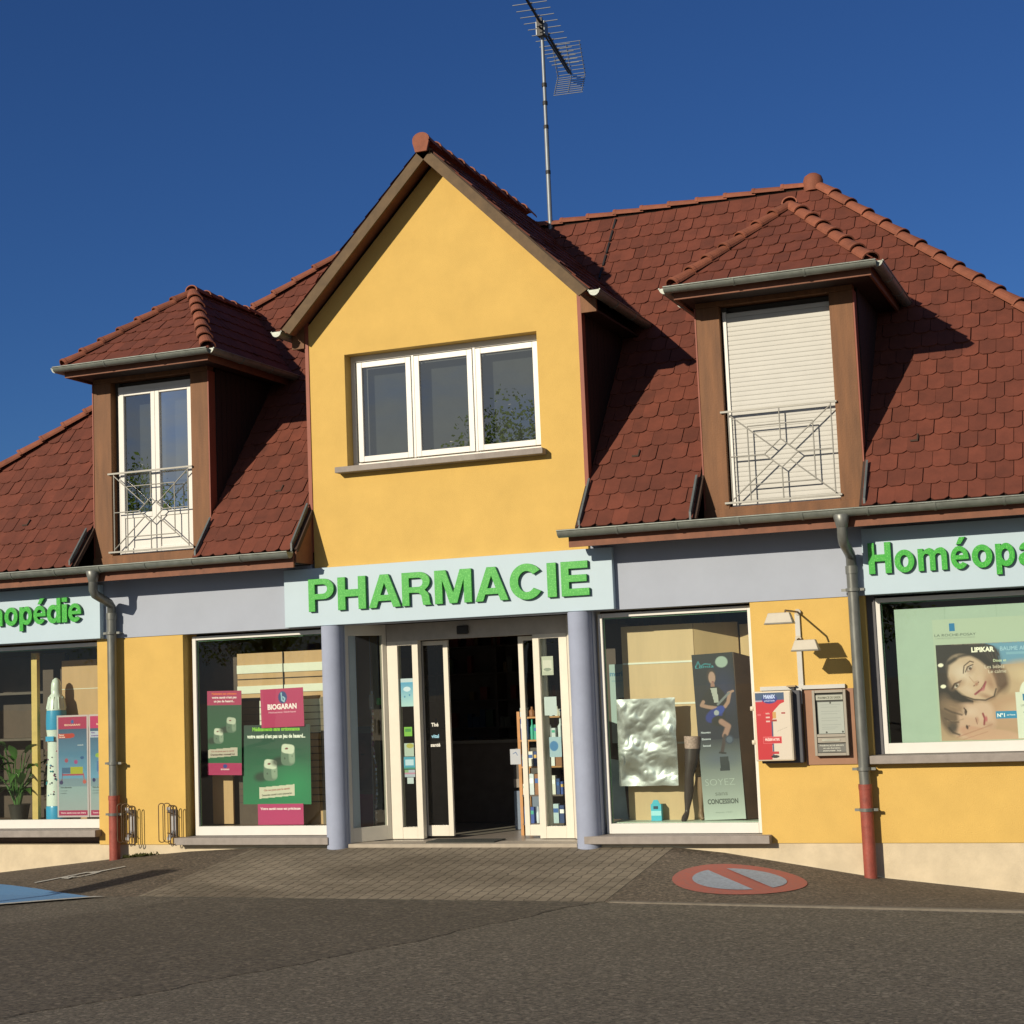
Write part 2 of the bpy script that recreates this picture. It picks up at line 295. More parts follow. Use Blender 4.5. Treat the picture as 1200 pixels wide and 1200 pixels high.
def letter_loops(c):
    t = 0.23
    if c == 'P': return [[(0, 0), (t, 0), (t, .37)]+arc(.56, .685, .40, .315, -90, 90)+[(0, 1)], [(t, .53), (t, .84)]+arc(.54, .685, .18, .155, 90, -90)]
    if c == 'R': return [[(0, 0), (t, 0), (t, .39), (.44, .39), (.58, .37), (.66, .28), (.68, .12), (.71, 0), (.97, 0), (.93, .06), (.91, .24), (.87, .36), (.76, .45)]+arc(.58, .715, .36, .285, -45, 90)+[(0, 1)], [(t, .55), (t, .84)]+arc(.56, .695, .15, .145, 90, -90)]
    if c == 'H': return [[(0, 0), (.26, 0), (.26, .40), (.74, .40), (.74, 0), (1, 0), (1, 1), (.74, 1), (.74, .61), (.26, .61), (.26, 1), (0, 1)]]
    if c == 'A': return [[(0, 0), (.23, 0), (.30, .20), (.70, .20), (.77, 0), (1, 0), (.63, 1), (.37, 1)], [(.365, .37), (.5, .76), (.635, .37)]]
    if c == 'M': return [[(0, 0), (.2, 0), (.2, .74), (.40, 0), (.60, 0), (.8, .74), (.8, 0), (1, 0), (1, 1), (.70, 1), (.5, .30), (.30, 1), (0, 1)]]
    if c == 'C': return [arc(.52, .5, .52, .53, 38, 325, 26)+arc(.52, .5, .27, .32, 320, 42, 22)]
    if c == 'I': return [[(0, 0), (1, 0), (1, 1), (0, 1)]]
    if c == 'E': return [[(0, 0), (1, 0), (1, .2), (.27, .2), (.27, .41), (.92, .41), (.92, .6), (.27, .6), (.27, .8), (.97, .8), (.97, 1), (0, 1)]]
    if c == 'o': return [arc(.5, .5, .5, .52, 0, 345, 23), arc(.5, .5, .22, .29, 0, 345, 23)]
    if c == 'n': return [[(0, 0), (.29, 0), (.29, .55)]+arc(.50, .56, .21, .20, 180, 0, 8)+[(.71, 0), (1, 0)]+arc(.62, .64, .38, .38, 0, 100, 9)+[(.40, .95), (.27, .85), (.27, 1), (0, 1)]]
    if c == 'm': return [[(0, 0), (.18, 0), (.18, .6)]+arc(.295, .62, .115, .16, 180, 0, 7)+[(.41, 0), (.59, 0), (.59, .6)]+arc(.705, .62, .115, .16, 180, 0, 7)+[(.82, 0), (1, 0)]+arc(.80, .68, .20, .34, 0, 95, 7)+[(.66, .97), (.565, .87), (.50, .97), (.40, 1.02), (.28, .97), (.17, .86), (.17, 1), (0, 1)]]
    if c in 'eé':
        L = [arc(.5, .5, .5, .52, 0, 322, 24)+arc(.5, .5, .24, .29, 310, 200, 9)+[(.26, .42), (1, .42)], arc(.5, .58, .235, .23, 5, 175, 10)]
        if c == 'é': L.append([(.36, 1.12), (.60, 1.12), (.86, 1.42), (.55, 1.42)])
        return L
    if c == 'p': return [[(0, -.36), (.28, -.36), (.28, .10), (.36, .02)]+arc(.56, .5, .44, .52, -115, 125, 18)+[(.27, .87), (.27, 1), (0, 1)], arc(.51, .5, .22, .28, 0, 342, 19)]
    if c == 'd': return [[(1, 0), (1, 1.38), (.72, 1.38), (.72, .90)]+arc(.44, .5, .44, .52, 62, 298, 18)+[(.73, .13), (.73, 0)], arc(.49, .5, .22, .28, 0, 342, 19)]
    if c == 'i': return [[(0, 0), (1, 0), (1, 1), (0, 1)], [(0, 1.16), (1, 1.16), (1, 1.38), (0, 1.38)]]
    if c == 'a': return [[(.72, 0), (1, 0), (.97, .12), (.97, .70)]+arc(.52, .70, .45, .32, 0, 180, 14)+[(.35, .68), (.38, .78), (.5, .82), (.62, .80), (.69, .70), (.66, .62), (.3, .56), (.08, .45), (0, .28), (.06, .08), (.24, -.02), (.46, 0), (.70, .12)], [(.68, .46), (.67, .30), (.55, .19), (.38, .18), (.29, .28), (.36, .38)]]
    if c == 't': return [[(.3, 0), (.9, 0), (.9, .2), (.66, .22), (.62, .8), (.95, .8), (.95, 1), (.62, 1), (.62, 1.3), (.3, 1.2), (.3, 1), (0, 1), (0, .8), (.3, .8)]]
    if c == 'h': return [[(0, 0), (.29, 0), (.29, .55)]+arc(.50, .56, .21, .20, 180, 0, 8)+[(.71, 0), (1, 0)]+arc(.62, .64, .38, .38, 0, 100, 9)+[(.40, .95), (.29, .88), (.29, 1.38), (0, 1.38)]]
    if c == 'r': return [[(0, 0), (.4, 0), (.4, .55), (.55, .72), (1, .74), (1, 1.01), (.7, .98), (.4, .82), (.4, 1), (0, 1)]]
    if c == 'O': return [arc(.5, .5, .5, .52, 0, 345, 23), arc(.5, .5, .26, .32, 0, 345, 23)]
def sign_letter(parent, c, x0, x1, z0, h, y):
    """one channel letter standing off its panel; h is the height of the unit square"""
    vs, fs, nz = fill_shape(letter_loops(c), (x1-x0, h), 0.016, 0.003)
    mb = MB(); front = mb.slot(M_GREEN); side = mb.slot(M_GREEN_SIDE)
    P = [(x0+v[0], y-v[2], z0+v[1]) for v in vs]
    b = len(mb.v); mb.v += P
    for f, k in zip(fs, nz): mb.f.append([b+i for i in f]); mb.m.append(front if k > 0.5 else side); mb.sm.append(False)
    return mb.build('letter', parent)
def text_on(mb, s, x, z, h, y, m, bold=0.02, align='c', wid=None, rot=0.0):
    """flat printed text on a plane facing -y; h = letter height, wid = forced width"""
    v, f = glyphs(s, bold)
    if not len(v): return
    x0, x1 = v[:, 0].min(), v[:, 0].max(); sc = h/0.70; sx = sc if wid is None else wid/max(1e-6, (x1-x0))
    ox = {'c': -(x0+x1)/2, 'l': -x0, 'r': -x1}[align]; ca, sa = math.cos(rot), math.sin(rot)
    P = []
    for a, b in v:
        X = (a+ox)*sx; Z = b*sc; P.append((x+X*ca-Z*sa, y, z+X*sa+Z*ca))
    mb.add(P, f, m)
def smooth_loop(pts, n=5):
    out = []; k = len(pts)
    for i in range(k):
        p0, p1, p2, p3 = [np.array(pts[(i+j-1) % k], float) for j in range(4)]
        for t in np.arange(n)/n:
            out.append(tuple(0.5*((2*p1)+(-p0+p2)*t+(2*p0-5*p1+4*p2-p3)*t*t+(-p0+3*p1-3*p2+p3)*t**3)))
    return out
class Art:
    """printed sheet facing -y: u to the right and v upwards, both 0..1 over the sheet"""
    def __init__(s, x0, x1, z0, z1, y, col, th=0.004, tilt=0.0):
        s.x0, s.w, s.z0, s.h, s.y = x0, x1-x0, z0, z1-z0, y; s.tilt = tilt; s.mb = MB(); s.k = 0
        s.mb.add([s.P(0, 0, -th), s.P(1, 0, -th), s.P(1, 1, -th), s.P(0, 1, -th), s.P(0, 0), s.P(1, 0), s.P(1, 1), s.P(0, 1)],
                 [(0, 1, 2, 3), (4, 5, 6, 7), (0, 1, 5, 4), (1, 2, 6, 5), (2, 3, 7, 6), (3, 0, 4, 7)], flat(col, 0.45))
    def P(s, u, v, d=0.0):
        X = (u-.5)*s.w; Z = (v-.5)*s.h; c, q = math.cos(s.tilt), math.sin(s.tilt)
        return (s.x0+s.w/2+X*c-Z*q, s.y-d, s.z0+s.h/2+X*q+Z*c)
    def poly(s, pts, col, smooth=False):
        s.k += 1; d = s.k*0.0004
        if smooth: pts = smooth_loop(pts)
        s.mb.add([s.P(u, v, d) for u, v in pts], [tuple(range(len(pts)))], flat(col, 0.45)); return s
    def rect(s, u0, u1, v0, v1, col): return s.poly([(u0, v0), (u1, v0), (u1, v1), (u0, v1)], col)
    def ell(s, cu, cv, ru, rv, col, rot=0.0, n=20):
        a = s.h/s.w; c, q = math.cos(rot), math.sin(rot); pts = []
        for i in range(n):
            t = 2*math.pi*i/n; X = ru*math.cos(t); Z = rv*a*math.sin(t); pts.append((cu+X*c-Z*q, cv+(X*q+Z*c)/a))
        return s.poly(pts, col)
    def text(s, t, cu, cv, hv, col, bold=0.02, wu=None, align='c'):
        s.k += 1; p = s.P(cu, cv); text_on(s.mb, t, p[0], p[2], hv*s.h, s.y-s.k*0.0004, flat(col, 0.45), bold, align, None if wu is None else wu*s.w, s.tilt); return s
    def grad(s, u0, u1, v0, v1, c0, c1, n=10):
        a, b = np.array(lin(c0)), np.array(lin(c1)); s.k += 1
        for i in range(n):
            c = a+(b-a)*(i+.5)/n; sr = [x*12.92 if x <= .0031308 else 1.055*x**(1/2.4)-.055 for x in c]
            hx = '%02x%02x%02x' % tuple(int(max(0, min(255, x*255))) for x in sr); va, vb = v0+(v1-v0)*i/n, v0+(v1-v0)*(i+1)/n
            s.mb.add([s.P(u, v, s.k*0.0004) for u, v in ((u0, va), (u1, va), (u1, vb), (u0, vb))], [(0, 1, 2, 3)], flat(hx, 0.45))
        return s
    def done(s, name, label, cat, group=None):
        B = (s.x0+s.w/2, s.y, s.z0); return tag(s.mb.build(name, base=B), label, cat, group)

# ================================================================== GROUND
def interp(x, T):
    if x <= T[0][0]: return T[0][1]
    for (a, p), (b, q) in zip(T, T[1:]):
        if x <= b: return p+(q-p)*(x-a)/(b-a)
    return T[-1][1]
WALLP = [(-14, -0.75), (-6.24, -0.37), (-4.65, -0.21), (-3.6, -0.12), (-2.62, -0.075), (2.36, -0.075), (2.9, -0.13), (3.4, -0.21), (4.35, -0.36), (5.81, -0.51), (9, -0.72), (16, -0.9)]
KERBY, KERBZ = -2.35, [(-14, -0.36), (-3, -0.315), (2.3, -0.315), (6, -0.36), (16, -0.45)]
def gz(x, y):
    if y >= 0: return interp(x, WALLP)
    if y > KERBY:
        t = -y/-KERBY; return interp(x, WALLP)*(1-t)+interp(x, KERBZ)*t
    return interp(x, KERBZ)*max(0.0, 1-(KERBY-y)/12)+(-0.20)*min(1.0, (KERBY-y)/12)
def sheet(name, poly_test, xs, ys, dz, m, label=None, kind='structure', cat=None):
    mb = MB(); idx = {}; vs = []; fs = []
    for i, x in enumerate(xs):
        for j, y in enumerate(ys): idx[i, j] = len(vs); vs.append((x, y, gz(x, y)+dz))
    for i in range(len(xs)-1):
        for j in range(len(ys)-1):
            if poly_test is None or poly_test((xs[i]+xs[i+1])/2, (ys[j]+ys[j+1])/2): fs.append((idx[i, j], idx[i+1, j], idx[i+1, j+1], idx[i, j+1]))
    mb.add(vs, fs, m, True); o = mb.build(name); tag(o, label, cat, kind=kind); return o
far = [-400, -200, -100, -60, -30, -20]; xs = far+[x*0.5 for x in range(-32, 33)]+[20, 30, 60, 100, 200, 400]
ys = [-400, -200, -100, -60, -40, -30, -24]+[-20+0.5*i for i in range(35)]+[KERBY]
sheet('road', None, xs, sorted(set(ys)), 0, M_ASPH)
sheet('ground', None, xs, [8, 20, 60, 120, 400], -0.02, mat('far_ground', (0.08, 0.09, 0.05), 0.95, var=0.2))
xp = sorted(set([x for x in xs if -30 <= x <= 30]+[-2.62, 2.36, -4.65, -6.24, 2.9, 3.4, 4.35, 5.81])); yp = [KERBY+(-KERBY)*i/12 for i in range(13)]
sheet('pavement', lambda x, y: not (-2.62 < x < 2.36), xp, yp, 0, M_PAVE)
sheet('pavement', lambda x, y: True, [-30, -8.5], [0, 2, 8], 0, M_PAVE); sheet('pavement', None, [8.2, 30], [0, 2, 8], 0, M_PAVE)
sheet('paving', None, [-2.62, -2, -1.42, -1, 0, 1, 1.42, 2, 2.36], yp, 0.004, M_PAVER)
# older asphalt patch with an irregular seam in the road
seam = [(-12, -10.6), (-5, -9.9), (-1.5, -9.2), (0.35, -8.15), (0.85, -7.0), (1.15, -6.1), (1.55, -5.0), (1.85, -3.9), (2.12, -2.9), (2.30, KERBY-0.02)]
def seam_at(y):
    S = sorted([(b, a) for a, b in seam]); return interp(y, S)
mb = MB(); rows = []; N = 160
for i in range(N+1):
    y = -9.9+(9.9+KERBY-0.02)*i/N; xr = seam_at(y)+0.03*math.sin(y*5)+0.012*math.sin(y*17+1)+random.uniform(-.006, .006); rows.append((y, xr))
vs = []; fs = []
for y, xr in rows:
    for t in (0, .5, 1): x = -14+(xr+14)*t; vs.append((x, y, gz(x, y)+0.006))
    vs.append((xr+0.016, y, gz(xr, y)-0.002))
for i in range(N):
    for j in range(3): a = i*4+j; fs.append((a, a+1, a+5, a+4))
mb.add(vs, fs, M_ASPH2); tag(mb.build('road'), kind='structure')
mb = MB(); mb.prism([(2.42, KERBY-0.03, gz(2.42, KERBY)+.012), (16, KERBY-0.05, gz(16, KERBY)+.012), (16, KERBY+.06, gz(16, KERBY)+.012), (2.42, KERBY+.04, gz(2.42, KERBY)+.012)], (0, 0, -0.1), mat('concrete_edging', (0.17, 0.15, 0.12), 0.9, var=0.2, vscale=12, bump=.3))
# painted round no-parking mark on the sloping pavement
M_PRED = worn('worn_red_paint', (0.40, 0.105, 0.075)); M_PBLU = worn('worn_blue_paint', (0.30, 0.36, 0.44)); M_PWHT = worn('worn_white_paint', (0.50, 0.50, 0.46)); M_PBAY = worn('bay_blue_paint', (0.11, 0.27, 0.50), .62)
mb.build('kerb')['kind'] = 'structure'
def draped(mb, ring_pts, m, dz):
    c = (sum(p[0] for p in ring_pts)/len(ring_pts), sum(p[1] for p in ring_pts)/len(ring_pts)); n = len(ring_pts); vs = []; K = 5
    for k in range(K+1):
        for x, y in ring_pts: X = c[0]+(x-c[0])*k/K; Y = c[1]+(y-c[1])*k/K; vs.append((X, Y, gz(X, Y)+dz))
    mb.add(vs, [(k*n+j, k*n+(j+1) % n, (k+1)*n+(j+1) % n, (k+1)*n+j) for k in range(K) for j in range(n)], m)
def noparking():
    cx, cy, R, ry = 3.325, -1.15, 0.63, 0.72
    E = lambda t, k=1.0: (cx+R*k*math.cos(t), cy+ry*k*math.sin(t))
    mb = MB(); draped(mb, [E(2*math.pi*i/48) for i in range(48)], M_PRED, 0.005)
    a0 = math.radians(135); hw = 0.16
    for sgn in (1, -1):
        pts = []
        lim = math.acos(hw/0.70)
        for i in range(25):
            t = -lim+2*lim*i/24; A = a0-math.radians(90)*sgn+t if sgn > 0 else a0+math.radians(90)+t
            pts.append(E(A, 0.70))
        draped(mb, pts, M_PBLU, 0.009)
    return tag(mb.build('no_parking_marking', base=(cx, cy, gz(cx, cy))), 'worn red and blue no-parking disc painted on the sloping pavement', 'road marking')
noparking()
def ground_poly(name, polys, label, cat, dz=0.006):
    mb = MB(); cx, cy = polys[0][0][0]
    for pts, m, k in polys:
        out = []
        for (x0, y0), (x1, y1) in zip(pts, pts[1:]+pts[:1]):
            for i in range(4): out.append((x0+(x1-x0)*i/4, y0+(y1-y0)*i/4))
        draped(mb, out, m, dz+k)
    return tag(mb.build(name, base=(cx, cy, gz(cx, cy))), label, cat)

# ================================================================== BUILDING
BLD = thing('pharmacy_building', (0, 0, -0.1), 'yellow rendered shop building with red tiled roof, gable and two timber dormers', 'building')
Y0 = 0.0
mb = MB()
for x0, x1, z0, z1 in ((-8.3, -7.8, -.035, 2.42), (-4.77, -3.555, -.035, 2.42), (3.30, 4.475, -.035, 2.42), (4.475, 7.6, -.035, 0.75), (7.6, 8.1, -.035, 2.42)):
    mb = MB(); mb.box(x0, x1, 0, 0.30, z0, z1, M_YELLOW); mb.build('facade_wall', BLD)
mb = MB(); mb.box(-8.3, -1.42, 0.012, 0.30, -1.3, -.035, M_PLINTH); mb.box(1.30, 8.1, 0.012, 0.30, -1.3, -.035, M_PLINTH)
mb.box(-1.42, 1.30, 0.012, 0.12, -1.3, -0.09, M_PLINTH); mb.build('plinth', BLD)
mb = MB(); mb.box(-8.3, -1.80, -0.012, 0.30, 2.42, 3.19, M_LILAC); mb.box(-1.80, 1.60, -0.012, 0.30, 2.42, 3.09, M_LILAC); mb.box(1.60, 8.1, -0.012, 0.30, 2.42, 3.19, M_LILAC)
mb.box(-1.70, -1.42, 0.02, 0.30, -.035, 2.42, M_LILAC); mb.box(1.30, 1.57, 0.02, 0.30, -.035, 2.42, M_LILAC); mb.build('fascia_band', BLD)
mb = MB(); mb.box(-8.3, -8.05, 0.30, 6.5, -1.3, 3.4, M_YELLOW); mb.box(7.85, 8.1, 0.30, 6.5, -1.3, 3.4, M_YELLOW); mb.box(-8.3, 8.1, 6.5, 6.75, -1.3, 3.4, M_YELLOW); mb.build('side_wall', BLD)
mb = MB(); gx0, gx1, gc = -1.76, 1.57, -0.09
mb.box(gx0, gx1, 0, .25, 3.09, 4.22, M_YELLOW); mb.box(gx0, -1.30, 0, .25, 4.22, 5.54, M_YELLOW); mb.box(1.08, gx1, 0, .25, 4.22, 5.54, M_YELLOW)
mb.prism([(gx0, 0, 5.54), (gx1, 0, 5.54), (gx1, 0, 5.93), (gc, 0, 7.61), (gx0, 0, 5.93)], (0, .25, 0), M_YELLOW); mb.build('gable_wall', BLD)
for x in (gx0-0.045, gx1): mb = MB(); mb.box(x, x+0.045, -0.012, 0.10, 3.28, 5.97, M_TRIM); mb.build('corner_trim', BLD)
def boards(mb, x, y0, slope, z0, ztop, side, m):
    """vertical boards on a cheek plane x, its lower edge following the roof"""
    y = y0; zr = lambda yy: 3.30+(yy+0.42)*1.2-0.12
    while zr(y) < ztop:
        y2 = y+0.115; x0, x1 = (x-0.03, x) if side < 0 else (x, x+0.03)
        mb.prism([(x0, y, zr(y)), (x0, y2-0.008, zr(y)), (x0, y2-0.008, ztop), (x0, y, ztop)], (x1-x0, 0, 0), m)
        y = y2
    mb.prism([(x-(0.012 if side < 0 else -0.0), y0, zr(y0)), (x-(0.012 if side < 0 else 0), y, zr(y0)), (x-(0.012 if side < 0 else 0), y, ztop), (x-(0.012 if side < 0 else 0), y0, ztop)], (0.012, 0, 0), M_DECK)
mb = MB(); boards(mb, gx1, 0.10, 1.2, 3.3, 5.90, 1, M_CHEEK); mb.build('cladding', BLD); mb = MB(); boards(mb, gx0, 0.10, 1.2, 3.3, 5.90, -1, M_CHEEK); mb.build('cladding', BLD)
for px in (-1.555, 1.435):
    mb = MB(); mb.tube([(px, 0.0, -0.15), (px, 0.0, 2.42)], 0.128, M_PILLAR, 32); mb.build('pillar', BLD)

# ---- roofs
TP, TW = 0.235, 0.172
def tiles(mb, O, U, S, keep, ulim, slen, clips=(), m=None, hole=None):
    m = m or M_TILE; O = Vector(O); U = Vector(U).normalized(); S = Vector(S).normalized(); Nn = U.cross(S).normalized()
    if Nn.z < 0: Nn = -Nn
    t = MB(); rows = int(slen/TP)+1
    for r in range(rows):
        s0 = r*TP; off = TW/2 if r % 2 else 0
        k0 = int(math.floor(ulim[0]/TW))-1; k1 = int(math.ceil(ulim[1]/TW))+1
        for k in range(k0, k1):
            u = k*TW+off
            if not keep(u, s0+TP/2): continue
            h = TW/2-0.0025; j = random.uniform(-.004, .004); js = s0+random.uniform(-.004, .004); L = TP*1.22; lift = 0.015+random.uniform(-.003, .004); tw = random.uniform(-.0035, .0035)
            pts = [(-h, .034), (-h*.95, .026), (-h*.58, .002), (-h*.5, 0), (h*.5, 0), (h*.58, .002), (h*.95, .026), (h, .034), (h, L), (-h, L)]
            top = []; bot = []
            for a, b in pts:
                z = lift*(1-b/L)+0.004+tw*a/h
                p = O+U*(u+a+j)+S*(js+b); top.append(p+Nn*z); bot.append(p+Nn*(z-0.012))
            n = len(pts); t.add(top+bot, [tuple(range(n))]+[(i, i+n, (i+1) % n+n, (i+1) % n) for i in range(n-2)]+[(n-1, 2*n-1, n, 0), (n-2, n-1+n-1, n+n-1, n-1)][:1], m)
    if not t.v: return
    me = bpy.data.meshes.new('tmp'); me.from_pydata([tuple(v) for v in t.v], [], t.f); bm = bmesh.new(); bm.from_mesh(me)
    for co, no in clips:
        bmesh.ops.bisect_plane(bm, geom=bm.verts[:]+bm.edges[:]+bm.faces[:], plane_co=co, plane_no=no, clear_outer=True)
    bm.verts.index_update(); mb.add([v.co.copy() for v in bm.verts], [[v.index for v in f.verts] for f in bm.faces], m); bm.free(); bpy.data.meshes.remove(me)
def ridge_run(mb, a, b, r0=0.085, r1=0.105, L=0.33, up=(0, 0, 1), squash=0.8):
    a = Vector(a); b = Vector(b); T = (b-a); tot = T.length; T.normalize(); n = max(1, round(tot/L)); L = tot/n
    Uu = Vector(up); Uu = (Uu-T*Uu.dot(T)).normalized(); R = T.cross(Uu); K = 10
    for i in range(n):
        # each tile: wide lower end at start, laps over the narrower end below
        jt = random.uniform(-.006, .006); p0 = a+T*(i*L-0.035)+R*jt; p1 = a+T*((i+1)*L+0.01)+R*jt; vs = []
        for p, r, lift in ((p0, r1, 0.022), (p0+T*.03, r1, 0.022), (p0+T*.045, r1*.97, 0.017), (p1, r0, 0.0), (p0, r1-.016, 0.022), (p1, r0-.016, 0.0)):
            for j in range(K+1):
                t = math.pi*(1.06*j/K-0.03); vs.append(p+R*(r*math.cos(t))+Uu*(r*squash*math.sin(t)+lift-0.02))
        q = K+1; fs = []
        for s0, s1 in ((0, 1), (1, 2), (2, 3), (4, 0)):
            for j in range(K): fs.append((s0*q+j, s0*q+j+1, s1*q+j+1, s1*q+j))
        mb.add(vs, fs, M_RIDGE, False)
cA, sA = 1/math.hypot(1, 1.2), 1.2/math.hypot(1, 1.2)
EY, EZ, RY = -0.42, 3.30, 3.26
RZ = EZ+(RY-EY)*1.2; SL = (RY-EY)/cA; RXL, RXR, EXL, EXR = -2.98, 3.64, -8.75, 8.45; BY = 2*RY-EY
def roof_z(y): return EZ+(y-EY)*1.2
ROOF = MB()
# decks under the tiles (front deck in strips that leave the dormers and the gable open)
def deck(mb, pts, n, th=0.05, off=0.012):
    n = Vector(n).normalized(); mb.prism([Vector(p)-n*off for p in pts], -n*th, M_DECK)
nf = (0, -sA, cA)
def fp(x, y): return (x, y, roof_z(y))
def hx_r(y): return EXR+(RXR-EXR)*(y-EY)/(RY-EY)
def hx_l(y): return EXL+(RXL-EXL)*(y-EY)/(RY-EY)
DL, DR = (-4.78, -3.14), (2.89, 4.55)
yd, yg = 1.62, 1.75
deck(ROOF, [fp(EXL, EY), fp(DL[0], EY), fp(DL[0], yd), fp(hx_l(yd), yd)], nf); deck(ROOF, [fp(hx_l(yd), yd), fp(gx0, yd), fp(gx0, RY), fp(RXL, RY)], nf)
deck(ROOF, [fp(DL[1], EY), fp(gx0, EY), fp(gx0, yd), fp(DL[1], yd)], nf); deck(ROOF, [fp(gx0, yg), fp(gx1, yg), fp(gx1, RY), fp(gx0, RY)], nf)
deck(ROOF, [fp(gx1, EY), fp(DR[0], EY), fp(DR[0], yd), fp(gx1, yd)], nf); deck(ROOF, [fp(gx1, yd), fp(hx_r(yd), yd), fp(RXR, RY), fp(gx1, RY)], nf)
deck(ROOF, [fp(DR[1], EY), fp(EXR, EY), fp(hx_r(yd), yd), fp(DR[1], yd)], nf)
deck(ROOF, [(EXR, EY, EZ), (EXR, BY, EZ), (RXR, RY, RZ)], (0.7, 0, 0.7)); deck(ROOF, [(EXL, EY, EZ), (RXL, RY, RZ), (EXL, BY, EZ)], (-0.6, 0, 0.8)); deck(ROOF, [(EXL, BY, EZ), (RXL, RY, RZ), (RXR, RY, RZ), (EXR, BY, EZ)], (0, .77, .64))
def hip_clip(a, b, inward):
    a = Vector(a); b = Vector(b); d = (b-a); n = d.cross(Vector((0, 0, 1))).normalized()
    if n.dot(Vector(inward)-a) > 0: n = -n
    return (a, n)
cR = hip_clip((EXR, EY, EZ), (RXR, RY, RZ), (0, 0, EZ)); cL = hip_clip((EXL, EY, EZ), (RXL, RY, RZ), (0, 0, EZ))
def front_keep(u, s):
    y = EY+s*cA
    if y > RY: return False
    if u > hx_r(y)+TW or u < hx_l(y)-TW: return False
    return True
def col_region(x0, x1, ya, yb, clips=()):
    c = list(clips)+[(Vector((x0, 0, 0)), Vector((-1, 0, 0))), (Vector((x1, 0, 0)), Vector((1, 0, 0))), (Vector((0, yb, 0)), Vector((0, 1, 0)))]
    if ya > EY: c.append((Vector((0, ya, 0)), Vector((0, -1, 0))))
    tiles(ROOF, (0, EY-0.02, EZ-0.024), (1, 0, 0), (0, cA, sA), lambda u, s: front_keep(u, s) and x0-TW < u < x1+TW and ya-TP < EY+s*cA < yb+TP, (x0, x1), SL+TP, c)
col_region(EXL, DL[0]-.03, EY-.1, RY, [cL]); col_region(DL[0]-.03, DL[1]+.03, yd-.35, RY, [cL]); col_region(DL[1]+.03, gx0-.04, EY-.1, RY, [])
col_region(gx0-.04, gx1+.04, yg-.3, RY); col_region(gx1+.04, DR[0]-.03, EY-.1, RY); col_region(DR[0]-.03, DR[1]+.03, yd-.35, RY, [cR]); col_region(DR[1]+.03, EXR, EY-.1, RY, [cR])
# hip ends and rear slope
hl = math.hypot(EXR-RXR, RZ-EZ); tiles(ROOF, (EXR+.02, 0, EZ-.02), (0, 1, 0), (-(EXR-RXR), 0, RZ-EZ), lambda u, s: EY+(RY-EY)*s/hl-TW < u < BY-(BY-RY)*s/hl+TW, (EY, BY), hl+.1,
      [(cR[0], -cR[1]), (lambda q: (q[0], q[1]))(hip_clip((EXR, BY, EZ), (RXR, RY, RZ), (EXR, RY, EZ)))])
hl2 = math.hypot(EXL-RXL, RZ-EZ); tiles(ROOF, (EXL-.02, 0, EZ-.02), (0, 1, 0), ((RXL-EXL), 0, RZ-EZ), lambda u, s: EY+(RY-EY)*s/hl2-TW < u < BY-(BY-RY)*s/hl2+TW, (EY, BY), hl2+.1,
      [(cL[0], -cL[1]), hip_clip((EXL, BY, EZ), (RXL, RY, RZ), (EXL, RY, EZ))])
tiles(ROOF, (0, BY+.02, EZ-.02), (1, 0, 0), (0, -cA, sA), lambda u, s: hx_l(EY+s*cA)-TW < u < hx_r(EY+s*cA)+TW, (EXL, EXR), SL, [hip_clip((EXR, BY, EZ), (RXR, RY, RZ), (0, BY, EZ)), hip_clip((EXL, BY, EZ), (RXL, RY, RZ), (0, BY, EZ)), (Vector((0, RY, 0)), Vector((0, -1, 0)))])
roof = ROOF.build('roof', BLD)
mb = MB()
ridge_run(mb, (RXL, RY, RZ-.015), (RXR, RY, RZ-.015), .08, .095, .36); ridge_run(mb, (EXR, EY, EZ+.02), (RXR+.05, RY-.03, RZ-.02), 0.085, 0.105); ridge_run(mb, (EXL, EY, EZ+.02), (RXL-.05, RY-.03, RZ-.02), 0.085, 0.105)
ridge_run(mb, (EXR, BY, EZ+.02), (RXR+.05, RY+.03, RZ-.02)); ridge_run(mb, (EXL, BY, EZ+.02), (RXL-.05, RY+.03, RZ-.02))
for x in (RXR,): mb.lathe([(0.12, -.12), (0.125, .02), (0.105, .075), (0.055, .11), (0.005, .12)], (x, RY-.02, RZ+.02), M_RIDGE, 16)
mb.build('ridge_tiles', roof)
# lead expansion strip down the right part of the main roof and two vent tiles
mb = MB()
for i in range(7):
    y = 2.02+i*0.165; x = 0.95+0.10*math.sin(i)*0.2; mb.bar((1.08+.0*i, y, roof_z(y)+.035), (1.08, y+.14, roof_z(y+.14)+.035), 0.022, 0.02, M_BLACK)
mb.build('expansion_joint', roof)
for x, y in ((6.02-1.0, 0.10), (-5.9, .05), (-2.35, .18), (2.05, .2)):
    mb = MB(); mb.bar((x, y, roof_z(y)+.035), (x+.075, y+.0, roof_z(y)+.035), 0.018, 0.018, M_DECK); mb.bar((x+.07, y, roof_z(y)+.035), (x+.07, y+.06, roof_z(y+.06)+.035), 0.014, 0.014, M_DECK); mb.build('snow_hook', roof)

